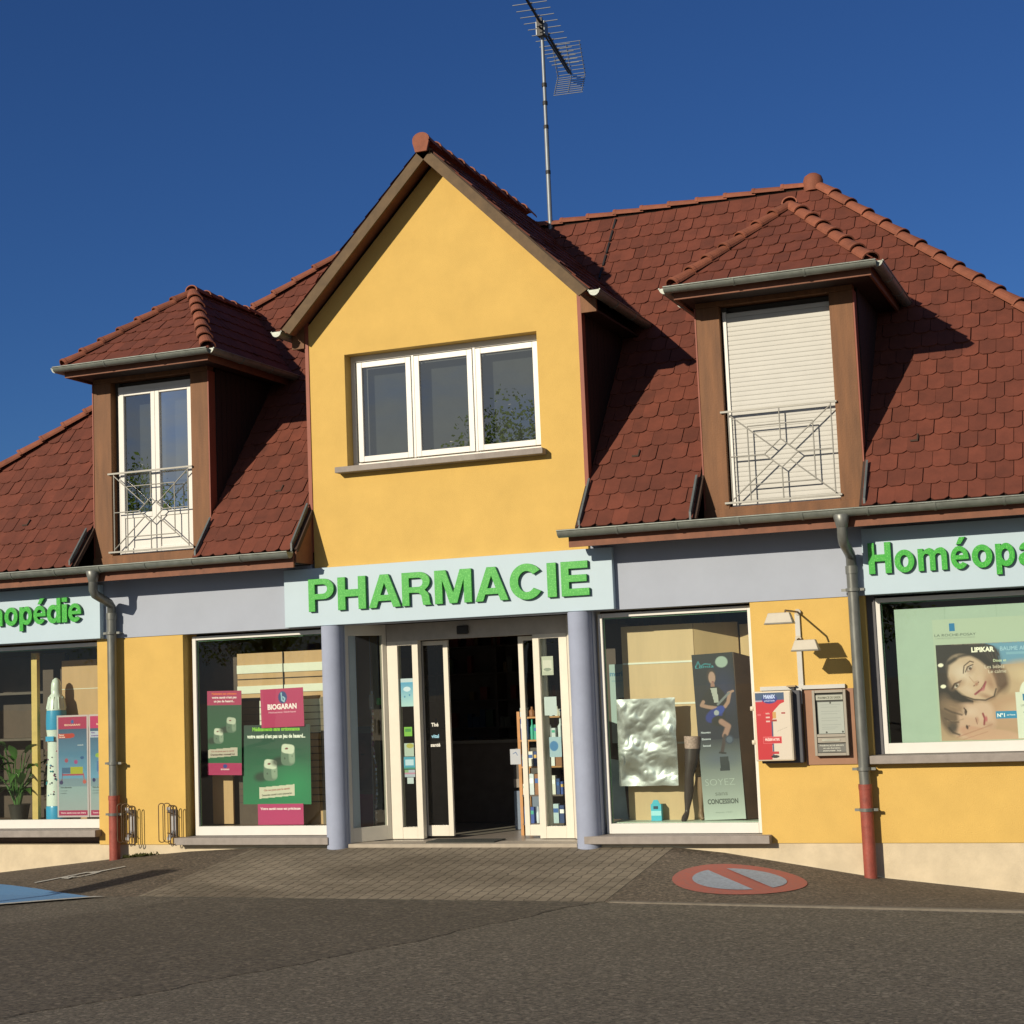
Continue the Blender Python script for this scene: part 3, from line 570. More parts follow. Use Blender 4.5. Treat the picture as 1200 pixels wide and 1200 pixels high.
# gable roof
GX, GZ, GE, GEZ, GY = -0.085, 7.80, 1.89, 5.88, -0.28
gt = (GZ-GEZ)/GE; gl = math.hypot(GE, GZ-GEZ)
mb = MB()
for sg in (1, -1):
    S = Vector((-sg*GE, 0, GZ-GEZ)).normalized()
    cl = [(Vector((0, GY, 0)), Vector((0, -1, 0))), (Vector((0, 3.32, 0)), Vector((0, 1, 0))), (Vector((GX, 0, 0)), Vector((-sg, 0, 0)))]
    tiles(mb, (GX+sg*(GE+.01), 0, GEZ-.03), (0, 1, 0), S, lambda u, s: GY-TW < u < 3.5 and u < (GEZ+s*S.z-EZ)/1.2+EY+.5, (GY, 3.5), gl+.05, cl)
    n = Vector((sg*(GZ-GEZ), 0, GE)).normalized()
    mb.prism([Vector(p)-n*.012 for p in ((GX+sg*GE, GY+.02, GEZ), (GX, GY+.02, GZ), (GX, 3.30, GZ), (GX+sg*GE, 1.9, GEZ))], -n*0.04, M_DECK)
groof = mb.build('gable_roof', BLD)
for sg in (1, -1):
    mb = MB(); n = Vector((sg*(GZ-GEZ), 0, GE)).normalized(); a = Vector((GX+sg*GE, 0, GEZ)); b = Vector((GX, 0, GZ))
    q = lambda p, d: p-n*d
    B0 = a+(b-a).normalized()*0.0
    mb.prism([(p.x, GY-.006, p.z) for p in (q(B0, .03), q(b, .03), q(b, .145), q(B0+(b-a)*0.01, .145))], (0, .028, 0), M_VERGE)
    mb.prism([(p.x, GY+.024, p.z) for p in (q(a, .056), q(b, .056), q(b, .085), q(a, .085))], (0, -GY+.0, 0), M_FASCIA)
    mb.build('verge_board', groof)
mb = MB(); ridge_run(mb, (GX, GY-.03, GZ+.005), (GX, 3.1, GZ+.005), .09, .105)
mb.prism([(GX+.10*math.cos(t), GY-.066, GZ+.0+.105*math.sin(t)-.02) for t in [math.pi*i/10 for i in range(11)]]+[(GX-.07, GY-.066, GZ-.13), (GX+.07, GY-.066, GZ-.13)], (0, .03, 0), M_RIDGE); mb.build('ridge_tiles', groof)

def gutter_run(mb, a, b, r=0.072, m=None, joints=0.62, brackets=True):
    """open half-round gutter between a and b (rim height)"""
    m = m or M_ZINC; a = Vector(a); b = Vector(b); T = (b-a).normalized(); R = T.cross(Vector((0, 0, 1))).normalized(); K = 10
    def ring(p, rr, dz=0): return [p+R*(rr*math.cos(math.pi+math.pi*j/K))+Vector((0, 0, rr*math.sin(math.pi+math.pi*j/K)+dz)) for j in range(K+1)]
    A, Bv, Ai, Bi = ring(a, r), ring(b, r), ring(a, r-.006), ring(b, r-.006); q = K+1
    vs = A+Bv+Ai+Bi; fs = [(j, j+1, q+j+1, q+j) for j in range(K)]+[(2*q+j, 3*q+j, 3*q+j+1, 2*q+j+1) for j in range(K)]
    mb.add(vs, fs, m, True)
    for p in (a, b): c = ring(p, r); mb.add(c, [tuple(range(q))], m)
    for sgn in (1, -1): mb.tube([a+R*(sgn*r), b+R*(sgn*r)], 0.009, m, 8)
    n = max(1, int((b-a).length/joints)); 
    for i in range(1, n):
        p = a+(b-a)*(i/n); c = ring(p, r+.006); d = ring(p+T*.022, r+.006); mb.add(c+d, [(j, j+1, q+j+1, q+j) for j in range(K)], m, True)
        mb.add(c+ring(p, r-.002), [(j, j+1, q+j+1, q+j) for j in range(K)], m); mb.add(d+ring(p+T*.022, r-.002), [(j, j+1, q+j+1, q+j) for j in range(K)], m)
# gable gutters
for sg in (1, -1):
    mb = MB(); x = GX+sg*(GE+.055); gutter_run(mb, (x, GY-.0, GEZ-.035), (x, 1.72, GEZ-.035), 0.062, brackets=False)
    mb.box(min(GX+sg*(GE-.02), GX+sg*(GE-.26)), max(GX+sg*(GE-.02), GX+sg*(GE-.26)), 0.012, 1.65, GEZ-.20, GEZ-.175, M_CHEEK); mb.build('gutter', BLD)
    mb = MB(); xw = gx1+.046 if sg > 0 else gx0-.046; xe = GX+sg*(GE-.01); mb.prism([(xw, -.03, GEZ-.21), (xe, -.03, GEZ-.21), (xe, -.03, GEZ-.06), (xw, -.03, GEZ+.12)], (0, .04, 0), M_POST); mb.build('eaves_block', BLD)
# main eaves
for nm, x0, x1 in (('l', EXL-.05, -1.80), ('r', 1.42, EXR+.05)):
    mb = MB(); gutter_run(mb, (x0, -0.50, 3.255), (x1, -0.50, 3.255)); mb.build('gutter', BLD)
    mb = MB(); xa, xb = (EXL, -1.80) if nm == 'l' else (1.60, EXR)
    mb.box(xa-(0.10 if nm == 'r' else 0), xb, -0.425, -0.395, 3.085, 3.25, M_FASCIA); mb.box(xa, xb, -0.394, -0.014, 3.13, 3.15, M_CHEEK); mb.build('eaves_board', BLD)
# lead upstands where the eaves meet gable and dormers
for x, sg in ((gx0, -1), (gx1, 1), (DL[0], -1), (DL[1], 1), (DR[0], -1), (DR[1], 1)):
    mb = MB(); xa = x+sg*0.045; ln = 0.40 if x in (gx0, gx1) else 0.34
    mb.prism([(xa, -0.44, 3.27), (xa, -0.44+ln, 3.27+ln*1.2+.03), (xa, -0.44+ln, 3.27+ln*1.2+.10), (xa, -0.44, 3.36)], (sg*0.022, 0, 0), M_LEAD)
    if x in (gx0, gx1): mb.prism([(xa-sg*.030, -0.40, 3.14), (xa-sg*.030, 0.0, 3.14), (xa-sg*.030, 0.0, 3.72), (xa-sg*.030, -0.40, 3.26)], (sg*0.024, 0, 0), M_FASCIA)
    mb.build('flashing', roof)


# ---- windows
def frame_rect(mb, x0, x1, z0, z1, y, w, d, m):
    mb.box(x0, x0+w, y, y+d, z0, z1, m); mb.box(x1-w, x1, y, y+d, z0, z1, m); mb.box(x0+w, x1-w, y+.001, y+d-.001, z0, z0+w, m); mb.box(x0+w, x1-w, y+.001, y+d-.001, z1-w, z1, m)
def pane(name, parent, x0, x1, z0, z1, y, m):
    mb = MB(); mb.add([(x0, y, z0), (x1, y, z0), (x1, y, z1), (x0, y, z1)], [(0, 1, 2, 3)], m); return mb.build(name, parent)
win = MB(); wx0, wx1, wz0, wz1 = -1.30, 1.08, 4.225, 5.54
win.box(wx0, wx1, .155, .20, wz0, wz0+.06, M_WHITE); win.box(wx0, wx1, .155, .20, wz1-.07, wz1, M_WHITE); win.box(wx0, wx0+.05, .155, .20, wz0+.06, wz1-.07, M_WHITE); win.box(wx1-.05, wx1, .155, .20, wz0+.06, wz1-.07, M_WHITE)
sash = [(-1.21, -.52), (-.48, .245), (.285, 1.04)]
for a, b in sash: frame_rect(win, a, b, wz0+.065, wz1-.085, .125, .065, .05, M_WHITE)
win.box(-.515, -.485, .135, .16, wz0+.06, wz1-.07, M_WHITE); win.box(.25, .28, .135, .16, wz0+.06, wz1-.07, M_WHITE)
wobj = win.build('window', BLD, bevel=.004)
for a, b in sash: pane('pane', wobj, a+.06, b-.06, wz0+.125, wz1-.145, .15, M_GLASSU)
mb = MB(); mb.box(-1.40, 1.14, -0.13, .12, 4.155, 4.222, M_SILL); mb.build('sill', wobj, bevel=.006)
mb = MB(); mb.box(-1.62, 1.42, .26, 1.62, 4.12, 4.15, M_DARK); mb.box(-1.62, 1.42, .30, .32, 4.15, 5.9, mat('grey_backing_sheet', (0.09, 0.095, 0.09), .8)); mb.build('room', wobj)  # added grey sheet behind the panes keeps sun out of the room

def railing(mb, x0, x1, z0, z1, y):
    r = 0.0072; T = lambda a, b: mb.tube([(a[0], y, a[1]), (b[0], y, b[1])], r, M_RAIL, 6)
    P = lambda u, v: (x0+(x1-x0)*u, z0+(z1-z0)*v)
    mb.bar((x0-.05, y, z1), (x1+.03, y, z1), .022, .02, M_RAIL); mb.bar((x0-.05, y, z0), (x1+.03, y, z0), .022, .02, M_RAIL)
    iu, iv = .20, .18; c = .155
    for a, b in (((.03, 0), (.03, 1)), ((.97, 0), (.97, 1)), ((iu, iv), (1-iu, iv)), ((iu, 1-iv), (1-iu, 1-iv)), ((iu, 0), (iu, 1-iv)), ((1-iu, iv), (1-iu, 1-iv)),
                 ((.03, .03), (.5-c/2, .5-c/2)), ((.97, .03), (.5+c/2, .5-c/2)), ((.03, .97), (.5-c/2, .5+c/2)), ((.97, .97), (.5+c/2, .5+c/2)),
                 ((.5, 0), (.5, .5-c)), ((.5, 1), (.5, .5+c)), ((.03, .5), (.5-c, .5)), ((.97, .5), (.5+c, .5)),
                 ((.5-c, .5), (.5, .5+c)), ((.5, .5+c), (.5+c, .5)), ((.5+c, .5), (.5, .5-c)), ((.5, .5-c), (.5-c, .5))):
        T(P(*a), P(*b))
def dormer(xa, xb, kind):
    cx = (xa+xb)/2; mb = MB()
    pw = .255
    mb.box(xa, xa+pw, 0, .14, 3.22, 5.56, M_POST); mb.box(xb-pw+.01, xb, 0, .14, 3.22, 5.56, M_POST)
    mb.box(xa, xb, -.002, .14, 5.56, 5.62, M_POST)
    mb.box(xa-.02, xb+.02, -.016, -.003, 3.192, 3.40, M_POST); mb.box(xa+pw, xb-pw+.01, -.002, .13, 3.30, 3.42, M_POST)
    D = mb.build('dormer', BLD, bevel=.006)
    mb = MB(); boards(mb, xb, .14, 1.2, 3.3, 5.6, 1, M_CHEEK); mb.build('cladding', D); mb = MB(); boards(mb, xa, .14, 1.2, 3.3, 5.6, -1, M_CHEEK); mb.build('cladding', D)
    for x in (xa-.014, xb-.001): mb = MB(); mb.box(x, x+.015, -.006, .14, 3.35, 5.56, M_TRIM); mb.build('corner_trim', D)
    # eaves: soffit and fascia round three sides
    o = .37; ex0, ex1, ey, ez = xa-.14, xb+.28, -0.42, 5.735; yb = (ez-EZ)/1.2+EY
    mb = MB(); mb.box(ex0+.05, ex1-.05, ey+.05, 1.5, 5.615, 5.635, M_CHEEK)
    mb.box(ex0+.02, ex1-.02, ey+.02, ey+.045, 5.59, 5.71, M_FASCIA); mb.box(ex0+.02, ex0+.045, ey+.045, yb-.1, 5.59, 5.71, M_FASCIA); mb.box(ex1-.045, ex1-.02, ey+.045, yb-.1, 5.59, 5.71, M_FASCIA); mb.build('eaves_board', D)
    # hipped roof
    hw = (ex1-ex0)/2; ry, rz = 0.90, 6.81; rc = (ex0+ex1)/2; by = (rz-EZ)/1.2+EY
    mb = MB(); A, Bc, R = Vector((ex0, ey, ez)), Vector((ex1, ey, ez)), Vector((rc, ry, rz))
    cl = [hip_clip(A, R, (rc, ey, ez)), hip_clip(Bc, R, (rc, ey, ez))]
    sf = Vector((0, ry-ey, rz-ez)); tiles(mb, (rc, ey-.015, ez-.02), (1, 0, 0), sf, lambda u, s: abs(u) < hw*(1-s/sf.length)+TW, (-hw, hw), sf.length+.02, cl)
    for sg, c in ((1, cl[1]), (-1, cl[0])):
        ss = Vector((-sg*hw, 0, rz-ez)); tiles(mb, (rc+sg*(hw+.015), 0, ez-.02), (0, 1, 0), ss, lambda u, s: ey-TW < u < by+.25 and u < (ez+s*ss.normalized().z-EZ)/1.2+EY+.25, (ey, by+.3), ss.length, [(c[0], -c[1]), (Vector((rc, 0, 0)), Vector((-sg, 0, 0)))])
        n = Vector((sg*(rz-ez), 0, hw)).normalized(); mb.prism([Vector(p)-n*.012 for p in ((rc+sg*hw, ey, ez), (rc, ry, rz), (rc, by, rz), (rc+sg*hw, yb+.05, ez))], -n*.03, M_DECK)
    n = Vector((0, -(rz-ez), ry-ey)).normalized(); mb.prism([A-n*.012, Bc-n*.012, R-n*.012], -n*.03, M_DECK)
    dr = mb.build('dormer_roof', D)
    mb = MB(); ridge_run(mb, A+Vector((.03, .03, .03)), R+Vector((0, 0, 0)), .075, .098, .27); ridge_run(mb, Bc+Vector((-.03, .03, .03)), R, .075, .098, .27); ridge_run(mb, (rc, ry, rz+.01), (rc, by, rz+.01), .08, .09, .3); mb.build('ridge_tiles', D)
    mb = MB(); gy = ey-.07; g0, g1 = ex0-.05, ex1+.055; gz_ = ez-.03
    gutter_run(mb, (g0, gy, gz_), (g1, gy, gz_), .06, joints=.55); gutter_run(mb, (g1, gy, gz_-.001), (g1, yb-.02, gz_-.001), .06, joints=.55); gutter_run(mb, (g0, gy, gz_-.001), (g0, yb-.02, gz_-.001), .06, joints=.55); mb.build('gutter', D)
    # opening
    ox0, ox1 = xa+pw, xb-pw+.01
    mb = MB(); mb.box(ox0, ox1, .16, .5, 5.50, 5.56, M_DARK); mb.box(ox0-.02, ox0+.055, .105, .139, 3.42, 5.56, mat('shaded_recess_gap', (.06, .055, .05), .6)); mb.box(xa+.05, xb-.05, .26, .28, 3.43, 5.49, mat('grey_backing_sheet', (0.09, 0.095, 0.09), .8)); mb.build('window_lining', D)  # dark strip paints the shaded recess gap; added grey sheet keeps sun out
    if kind == 'window':
        z0, z1 = 3.43, 5.50; mb = MB(); x0, x1 = ox0+.06, ox1
        mb.box(x0, x1, .07, .12, z1-.06, z1, M_WHITE); mb.box(x0, x0+.03, .07, .12, z0, z1-.06, M_WHITE); mb.box(x1-.02, x1, .07, .12, z0, z1-.06, M_WHITE)
        mid = (x0+x1)/2
        for a, b in ((x0+.03, mid), (mid, x1-.02)):
            mb.box(a, a+.06, .05, .10, z0, z1-.06, M_WHITE); mb.box(b-.06, b-.002, .05, .10, z0, z1-.06, M_WHITE); mb.box(a+.06, b-.06, .051, .10, z1-.12, z1-.06, M_WHITE); mb.box(a+.06, b-.06, .051, .10, z0, z0+.07, M_WHITE)
            mb.box(a+.06, b-.06, .051, .10, z0+.44, z0+.50, M_WHITE); mb.box(a+.06, b-.06, .065, .09, z0+.07, z0+.44, M_WHITE)
        mb.build('window_frame', D, bevel=.004)
        for a, b in ((x0+.09, mid-.06), (mid+.06, x1-.08)): pane('pane', D, a, b, z0+.50, z1-.12, .08, M_GLASSU)
    else:
        mb = MB(); z = 3.44
        while z < 5.46:
            zz = z+.048; a, b = ox0+.055, ox1-.004
            mb.prism([(a, .080, z), (a, .0785, z+.006), (a, .0780, z+.024), (a, .0785, z+.044), (a, .083, zz+.001), (a, .10, zz+.001), (a, .10, z)], (b-a, 0, 0), M_SHUT)
            z += .050
        mb.build('roller_shutter', D)
        mb = MB(); mb.box(ox0+.02, ox0+.056, .06, .12, 3.42, 5.50, M_WHITE); mb.box(ox0+.056, ox1-.002, .06, .12, 3.415, 3.439, M_WHITE); mb.build('shutter_guide', D)
    mb = MB(); railing(mb, ox0+.01, ox1-.01, 3.46, 4.42, -.02); mb.build('railing', D)
    return D
dL = dormer(*DL, 'window'); dR = dormer(*DR, 'shutter')
dL['label'] = 'dormer with white two-leaf window'; dR['label'] = 'dormer with closed cream roller shutter'

def downpipe(x, kink):
    mb = MB(); y = -.10; r = .056; gx = x+kink
    mb.lathe([(.035, -.02), (.055, .0), (.085, .12), (.075, .13)], (gx, -.50, 3.08), M_ZINCP, 16)
    mb.tube([(gx, -.50, 3.19), (gx, -.50, 2.98), (x+kink*.9, -.46, 2.93), (x+kink*.06, y-.05, 2.84), (x, y, 2.80), (x, y, 2.6)], .052, M_ZINCP, 16)
    mb.tube([(x, y, 2.66), (x, y, .50)], r, M_ZINCP, 20); mb.tube([(x, y, 2.72), (x, y, 2.64)], r+.007, M_ZINCP, 20)
    P = mb.build('downpipe', BLD)
    g = gz(x, y); mb = MB(); mb.tube([(x, y, .52), (x, y, g-.03)], .064, M_RUST, 20); mb.tube([(x, y, .55), (x, y, .50)], .068, M_RUST, 20); mb.build('pipe_boot', P)
    for z, m in ((2.48, M_ZINCP), (.70 if x > 0 else .93, M_ZINCP), (.30 if x > 0 else .33, M_ZINCP)):
        mb = MB(); mb.tube([(x, y, z-.016), (x, y, z+.016)], .072, m, 20); mb.box(x+.06, x+.115, y-.012, y+.012, z-.013, z+.013, m); mb.box(x-.115, x-.06, y-.012, y+.012, z-.013, z+.013, m); mb.tube([(x+.09, y, z), (x+.09, .02, z)], .009, m, 6); mb.build('pipe_clamp', P)
downpipe(-4.485, 0.03); downpipe(4.385, 0.0)

# ---- shop windows
def shop_window(x0, x1, z0, z1, lab, mull=(), sill=None, trim_top=True):
    mb = MB(); y = .115; w = .048
    mb.box(x0, x0+w, y, y+.07, z0, z1-.03, M_WHITE); mb.box(x1-w, x1, y, y+.07, z0, z1-.03, M_WHITE); mb.box(x0+w, x1-w, y-.004, y+.07, z0, z0+.105, M_WHITE); mb.box(x0+w, x1-w, y+.002, y+.07, z1-.075, z1-.03, M_WHITE)
    for x in mull: mb.box(x-.03, x+.03, y+.002, y+.07, z0+.105, z1-.075, M_WHITE)
    F = mb.build('shop_window', BLD, bevel=.003); F['label'] = lab
    pane('pane', F, x0+w, x1-w, z0+.105, z1-.075, y+.03, M_GLASS)
    mb = MB(); s0, s1 = sill or (x0-.06, x1+.12); mb.box(s0, s1, -.13, y-.006, z0-.085, z0-.004, M_SILL); mb.build('sill', F, bevel=.006)
    # gasket strip, greenish
    mb = MB(); mb.box(x0+w+.001, x0+w+.014, y+.032, y+.045, z0+.105, z1-.076, mat('green_gasket', (.10, .22, .12), .4)); mb.box(x0+w+.014, x1-w-.001, y+.032, y+.045, z1-.09, z1-.076, mat('green_gasket', (.10, .22, .12), .4)); mb.build('gasket', F)
    return F
shop_window(-3.50, -1.70, .055, 2.42, 'shop window with the dice posters', sill=(-3.64, -1.62))
shop_window(1.60, 3.29, .055, 2.42, 'shop window with the foil sheet', sill=(1.42, 3.40))
shop_window(-7.8, -4.80, .15, 2.42, 'shop window with the bottle display', sill=(-7.9, -4.74))
shop_window(4.56, 7.6, .83, 2.42, 'shop window with the large face poster', mull=(), sill=(4.45, 7.7))
mb = MB(); mb.box(4.476, 4.559, .10, .29, .83, 2.42, mat('shaded_reveal_jamb', (.10, .10, .11), .7)); mb.build('window_jamb', BLD)  # dark jamb colour paints in the shade of the left reveal

# ---- entrance
ENT = MB(); fm = M_CREAM; ey = .50; Z0, Z1 = -.03, 2.22
ENT.box(-1.12, 1.10, ey+.0, ey+.14, Z1, 2.42, mat('shaded_header', (.42, .39, .34), .5));  # header's grey-beige has the shade under the sign put into it
for a, b in ((-1.12, -.985), (-.80, -.725), (.69, .765), (1.0, 1.095)): ENT.box(a, b, ey, ey+.09, Z0, Z1, fm)
for a, b in ((-.985, -.80), (.765, 1.0)): ENT.box(a, b, ey+.002, ey+.088, Z0, Z0+.13, fm); ENT.box(a, b, ey+.002, ey+.088, Z1-.05, Z1, fm)
def ang(mb, p, q, z0, z1, m, t=.06):
    p = Vector((p[0], p[1], 0)); q = Vector((q[0], q[1], 0)); d = (q-p).normalized(); n = Vector((-d.y, d.x, 0))*t
    mb.prism([(p.x, p.y, z0), (q.x, q.y, z0), (q.x+n.x, q.y+n.y, z0), (p.x+n.x, p.y+n.y, z0)], (0, 0, z1-z0), m)
def lerp(p, q, t): return (p[0]+(q[0]-p[0])*t, p[1]+(q[1]-p[1])*t)
for p, q, sg in (((-1.43, .03), (-1.122, .50), 1), ((1.41, .03), (1.097, .50), -1)):
    for t0, t1, z0, z1 in ((0, .10, Z0, 2.42), (.90, 1, Z0, 2.42), (.10, .90, Z0, .13), (.10, .90, 2.30, 2.42)):
        ang(ENT, lerp(p, q, t0), lerp(p, q, t1), z0, z1, fm, .06 if sg > 0 else -.06)
    if sg < 0: ang(ENT, lerp(p, q, .10), lerp(p, q, .90), 1.02, 1.42, fm, -.05)
entr = ENT.build('entrance', BLD, bevel=.003)
for p, q in (((-1.43, .03), (-1.122, .50)), ((1.41, .03), (1.097, .50))):
    for z0, z1 in ((.13, 2.30),) if p[0] < 0 else ((.13, 1.02), (1.42, 2.30)):
        a = lerp(p, q, .1); b = lerp(p, q, .9); o = .03 if p[0] < 0 else .03
        mb = MB(); mb.add([(a[0], a[1]+o, z0), (b[0], b[1]+o, z0), (b[0], b[1]+o, z1), (a[0], a[1]+o, z1)], [(0, 1, 2, 3)], M_GLASS); mb.build('pane', entr)
for a, b in ((-.985, -.80), (.765, 1.0)): pane('pane', entr, a, b, Z0+.13, Z1-.05, ey+.04, M_GLASS)
for x0, x1, e in ((-.78, -.40, 1), (.47, .80, -1)):
    mb = MB(); y = ey+.115; mb.box(x0, x0+.06, y, y+.04, Z0+.02, Z1-.01, mat('shaded_stile', (.30, .29, .27), .5) if e > 0 else fm); mb.box(x1-.06, x1, y, y+.04, Z0+.02, Z1-.01, fm)  # outer left stile coloured grey for the shade in the recess
    mb.box(x0+.06, x1-.06, y+.001, y+.039, Z0+.02, Z0+.14, fm); mb.box(x0+.06, x1-.06, y+.001, y+.039, Z1-.06, Z1-.01, fm)
    L = mb.build('sliding_door', entr, bevel=.003); pane('pane', L, x0+.06, x1-.06, Z0+.14, Z1-.06, y+.02, M_GLASS)
mb = MB(); mb.box(-.21, -.075, ey-.05, ey, 2.265, 2.36, M_BLACK); mb.build('door_sensor', entr, bevel=.01)
mb = MB(); mb.box(1.20, 1.235, .23, .25, 1.12, 1.30, mat('plate_grey', (.5, .48, .42), .4)); mb.build('letter_plate', entr)
# shop interior
mb = MB(); fl = mat('beige_floor_tile', (.30, .27, .23), .35, var=.12, vscale=3)
mb.box(-1.42, 1.30, -.02, .30, -.11, -.034, mat('pale_step_stone', (.36, .32, .26), .8, var=.12, vscale=9, bump=.2)); mb.box(-8.05, 7.85, .301, 6.5, -.12, -.038, fl); mb.build('floor', BLD)
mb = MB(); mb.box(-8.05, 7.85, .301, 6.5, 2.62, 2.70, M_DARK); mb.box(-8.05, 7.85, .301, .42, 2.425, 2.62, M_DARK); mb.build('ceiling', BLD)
mb = MB(); mb.box(-1.68, -1.64, .30, .70, -.03, 2.42, mat('dark_brown_cabinet', (.070, .040, .026), .55, var=.2, vscale=4)); mb.build('added_dark_panel', BLD)  # added to keep the view through the slanted glass dark
dk = mat('unlit_shelf_tone', (.10, .075, .06), .6, var=.2)  # brownish dark tone paints in the unlit depth of the shop
SH = thing('wall_shelving', (0, 4.2, -.038), 'dim wall of shelves coloured dark as unlit, stacked with boxes deep inside the shop', 'shelves')
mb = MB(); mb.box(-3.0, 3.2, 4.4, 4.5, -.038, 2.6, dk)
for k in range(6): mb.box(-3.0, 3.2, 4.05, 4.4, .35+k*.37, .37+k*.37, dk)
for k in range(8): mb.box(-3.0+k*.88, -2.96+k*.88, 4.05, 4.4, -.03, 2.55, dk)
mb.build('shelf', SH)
rc = ['6b2a22', '23384e', '5e5a50', '3c4a34', '6b5636', '48304a']
for k in range(6):
    x = -2.9
    while x < 3.1:
        w = random.uniform(.05, .14); h = random.uniform(.1, .26)
        if random.random() < .4: mb = MB(); mb.box(x, x+w-.01, 4.10, 4.2, .371+k*.37, .371+k*.37+h, flat(random.choice(rc))); mb.build('stock_box', SH)
        x += w
CT = MB(); CT.box(-1.7, .05, 2.6, 3.0, -.038, .95, dk); CT.box(-1.75, .10, 2.55, 3.05, .95, .99, mat('counter_top', (.2, .17, .14), .4)); tag(CT.build('counter', base=(-.8, 2.8, -.038)), 'dark serving counter inside the open doorway', 'counter')
mb = MB(); mb.box(-.52, .30, -.018+.12, .44, -.033, -.022, mat('green_black_mat', (.035, .04, .035), .95, var=.3, vscale=60, bump=.6, bscale=200)); tag(mb.build('door_mat', base=(-.1, .25, -.034)), 'dark ribbed door mat in front of the open sliding doors', 'mat')

# ================================================================== SIGNS
def sign(x0, x1, z0, z1, word, boxes, label):
    S = thing('shop_sign', ((x0+x1)/2, -.05, z0), label, 'sign', 'green lettered fascia signs')
    mb = MB(); mb.box(x0, x1, -.095, -.013, z0, z1, M_PANEL); mb.build('sign_panel', S, bevel=.004)
    for c, a, b, zb, h in boxes: sign_letter(S, c, a, b, zb, h, -.119)
    return S
zb = 2.60; hh = .365
PH = [('P', -1.775, -1.44), ('H', -1.40, -1.05), ('A', -1.01, -.62), ('R', -.595, -.235), ('M', -.195, .245), ('A', .29, .675), ('C', .70, 1.075), ('I', 1.135, 1.235), ('E', 1.295, 1.605)]
sign(-2.115, 1.86, 2.425, 3.085, 'PHARMACIE', [(c, a, b, zb-.01, hh) for c, a, b in PH], 'pale blue sign reading PHARMACIE above the entrance')
lz = 2.645; lx = .215
orth = [('O', -6.90, -6.62), ('r', -6.59, -6.47), ('t', -6.45, -6.32), ('h', -6.29, -6.07), ('o', -6.035, -5.84), ('p', -5.81, -5.625), ('é', -5.60, -5.42), ('d', -5.40, -5.20), ('i', -5.178, -5.105), ('e', -5.085, -4.90)]
sign(-7.7, -4.655, 2.425, 3.075, '', [(c, a, b, lz, lx*(1.38 if c == 'O' else 1)) for c, a, b in orth], 'pale blue sign ending in the green letters orthopédie at the left edge')
hom = [('H', 4.565, 4.785), ('o', 4.82, 5.01), ('m', 5.05, 5.325), ('é', 5.365, 5.53), ('o', 5.565, 5.755), ('p', 5.79, 5.965), ('a', 6.0, 6.18), ('t', 6.21, 6.33), ('h', 6.36, 6.54), ('i', 6.58, 6.65), ('e', 6.69, 6.87)]
sign(4.50, 7.9, 2.42, 3.085, '', [(c, a, b, 2.625, .215*(1.42 if c == 'H' else 1)) for c, a, b in hom], 'pale blue sign starting with the green letters Homéopa at the right edge')

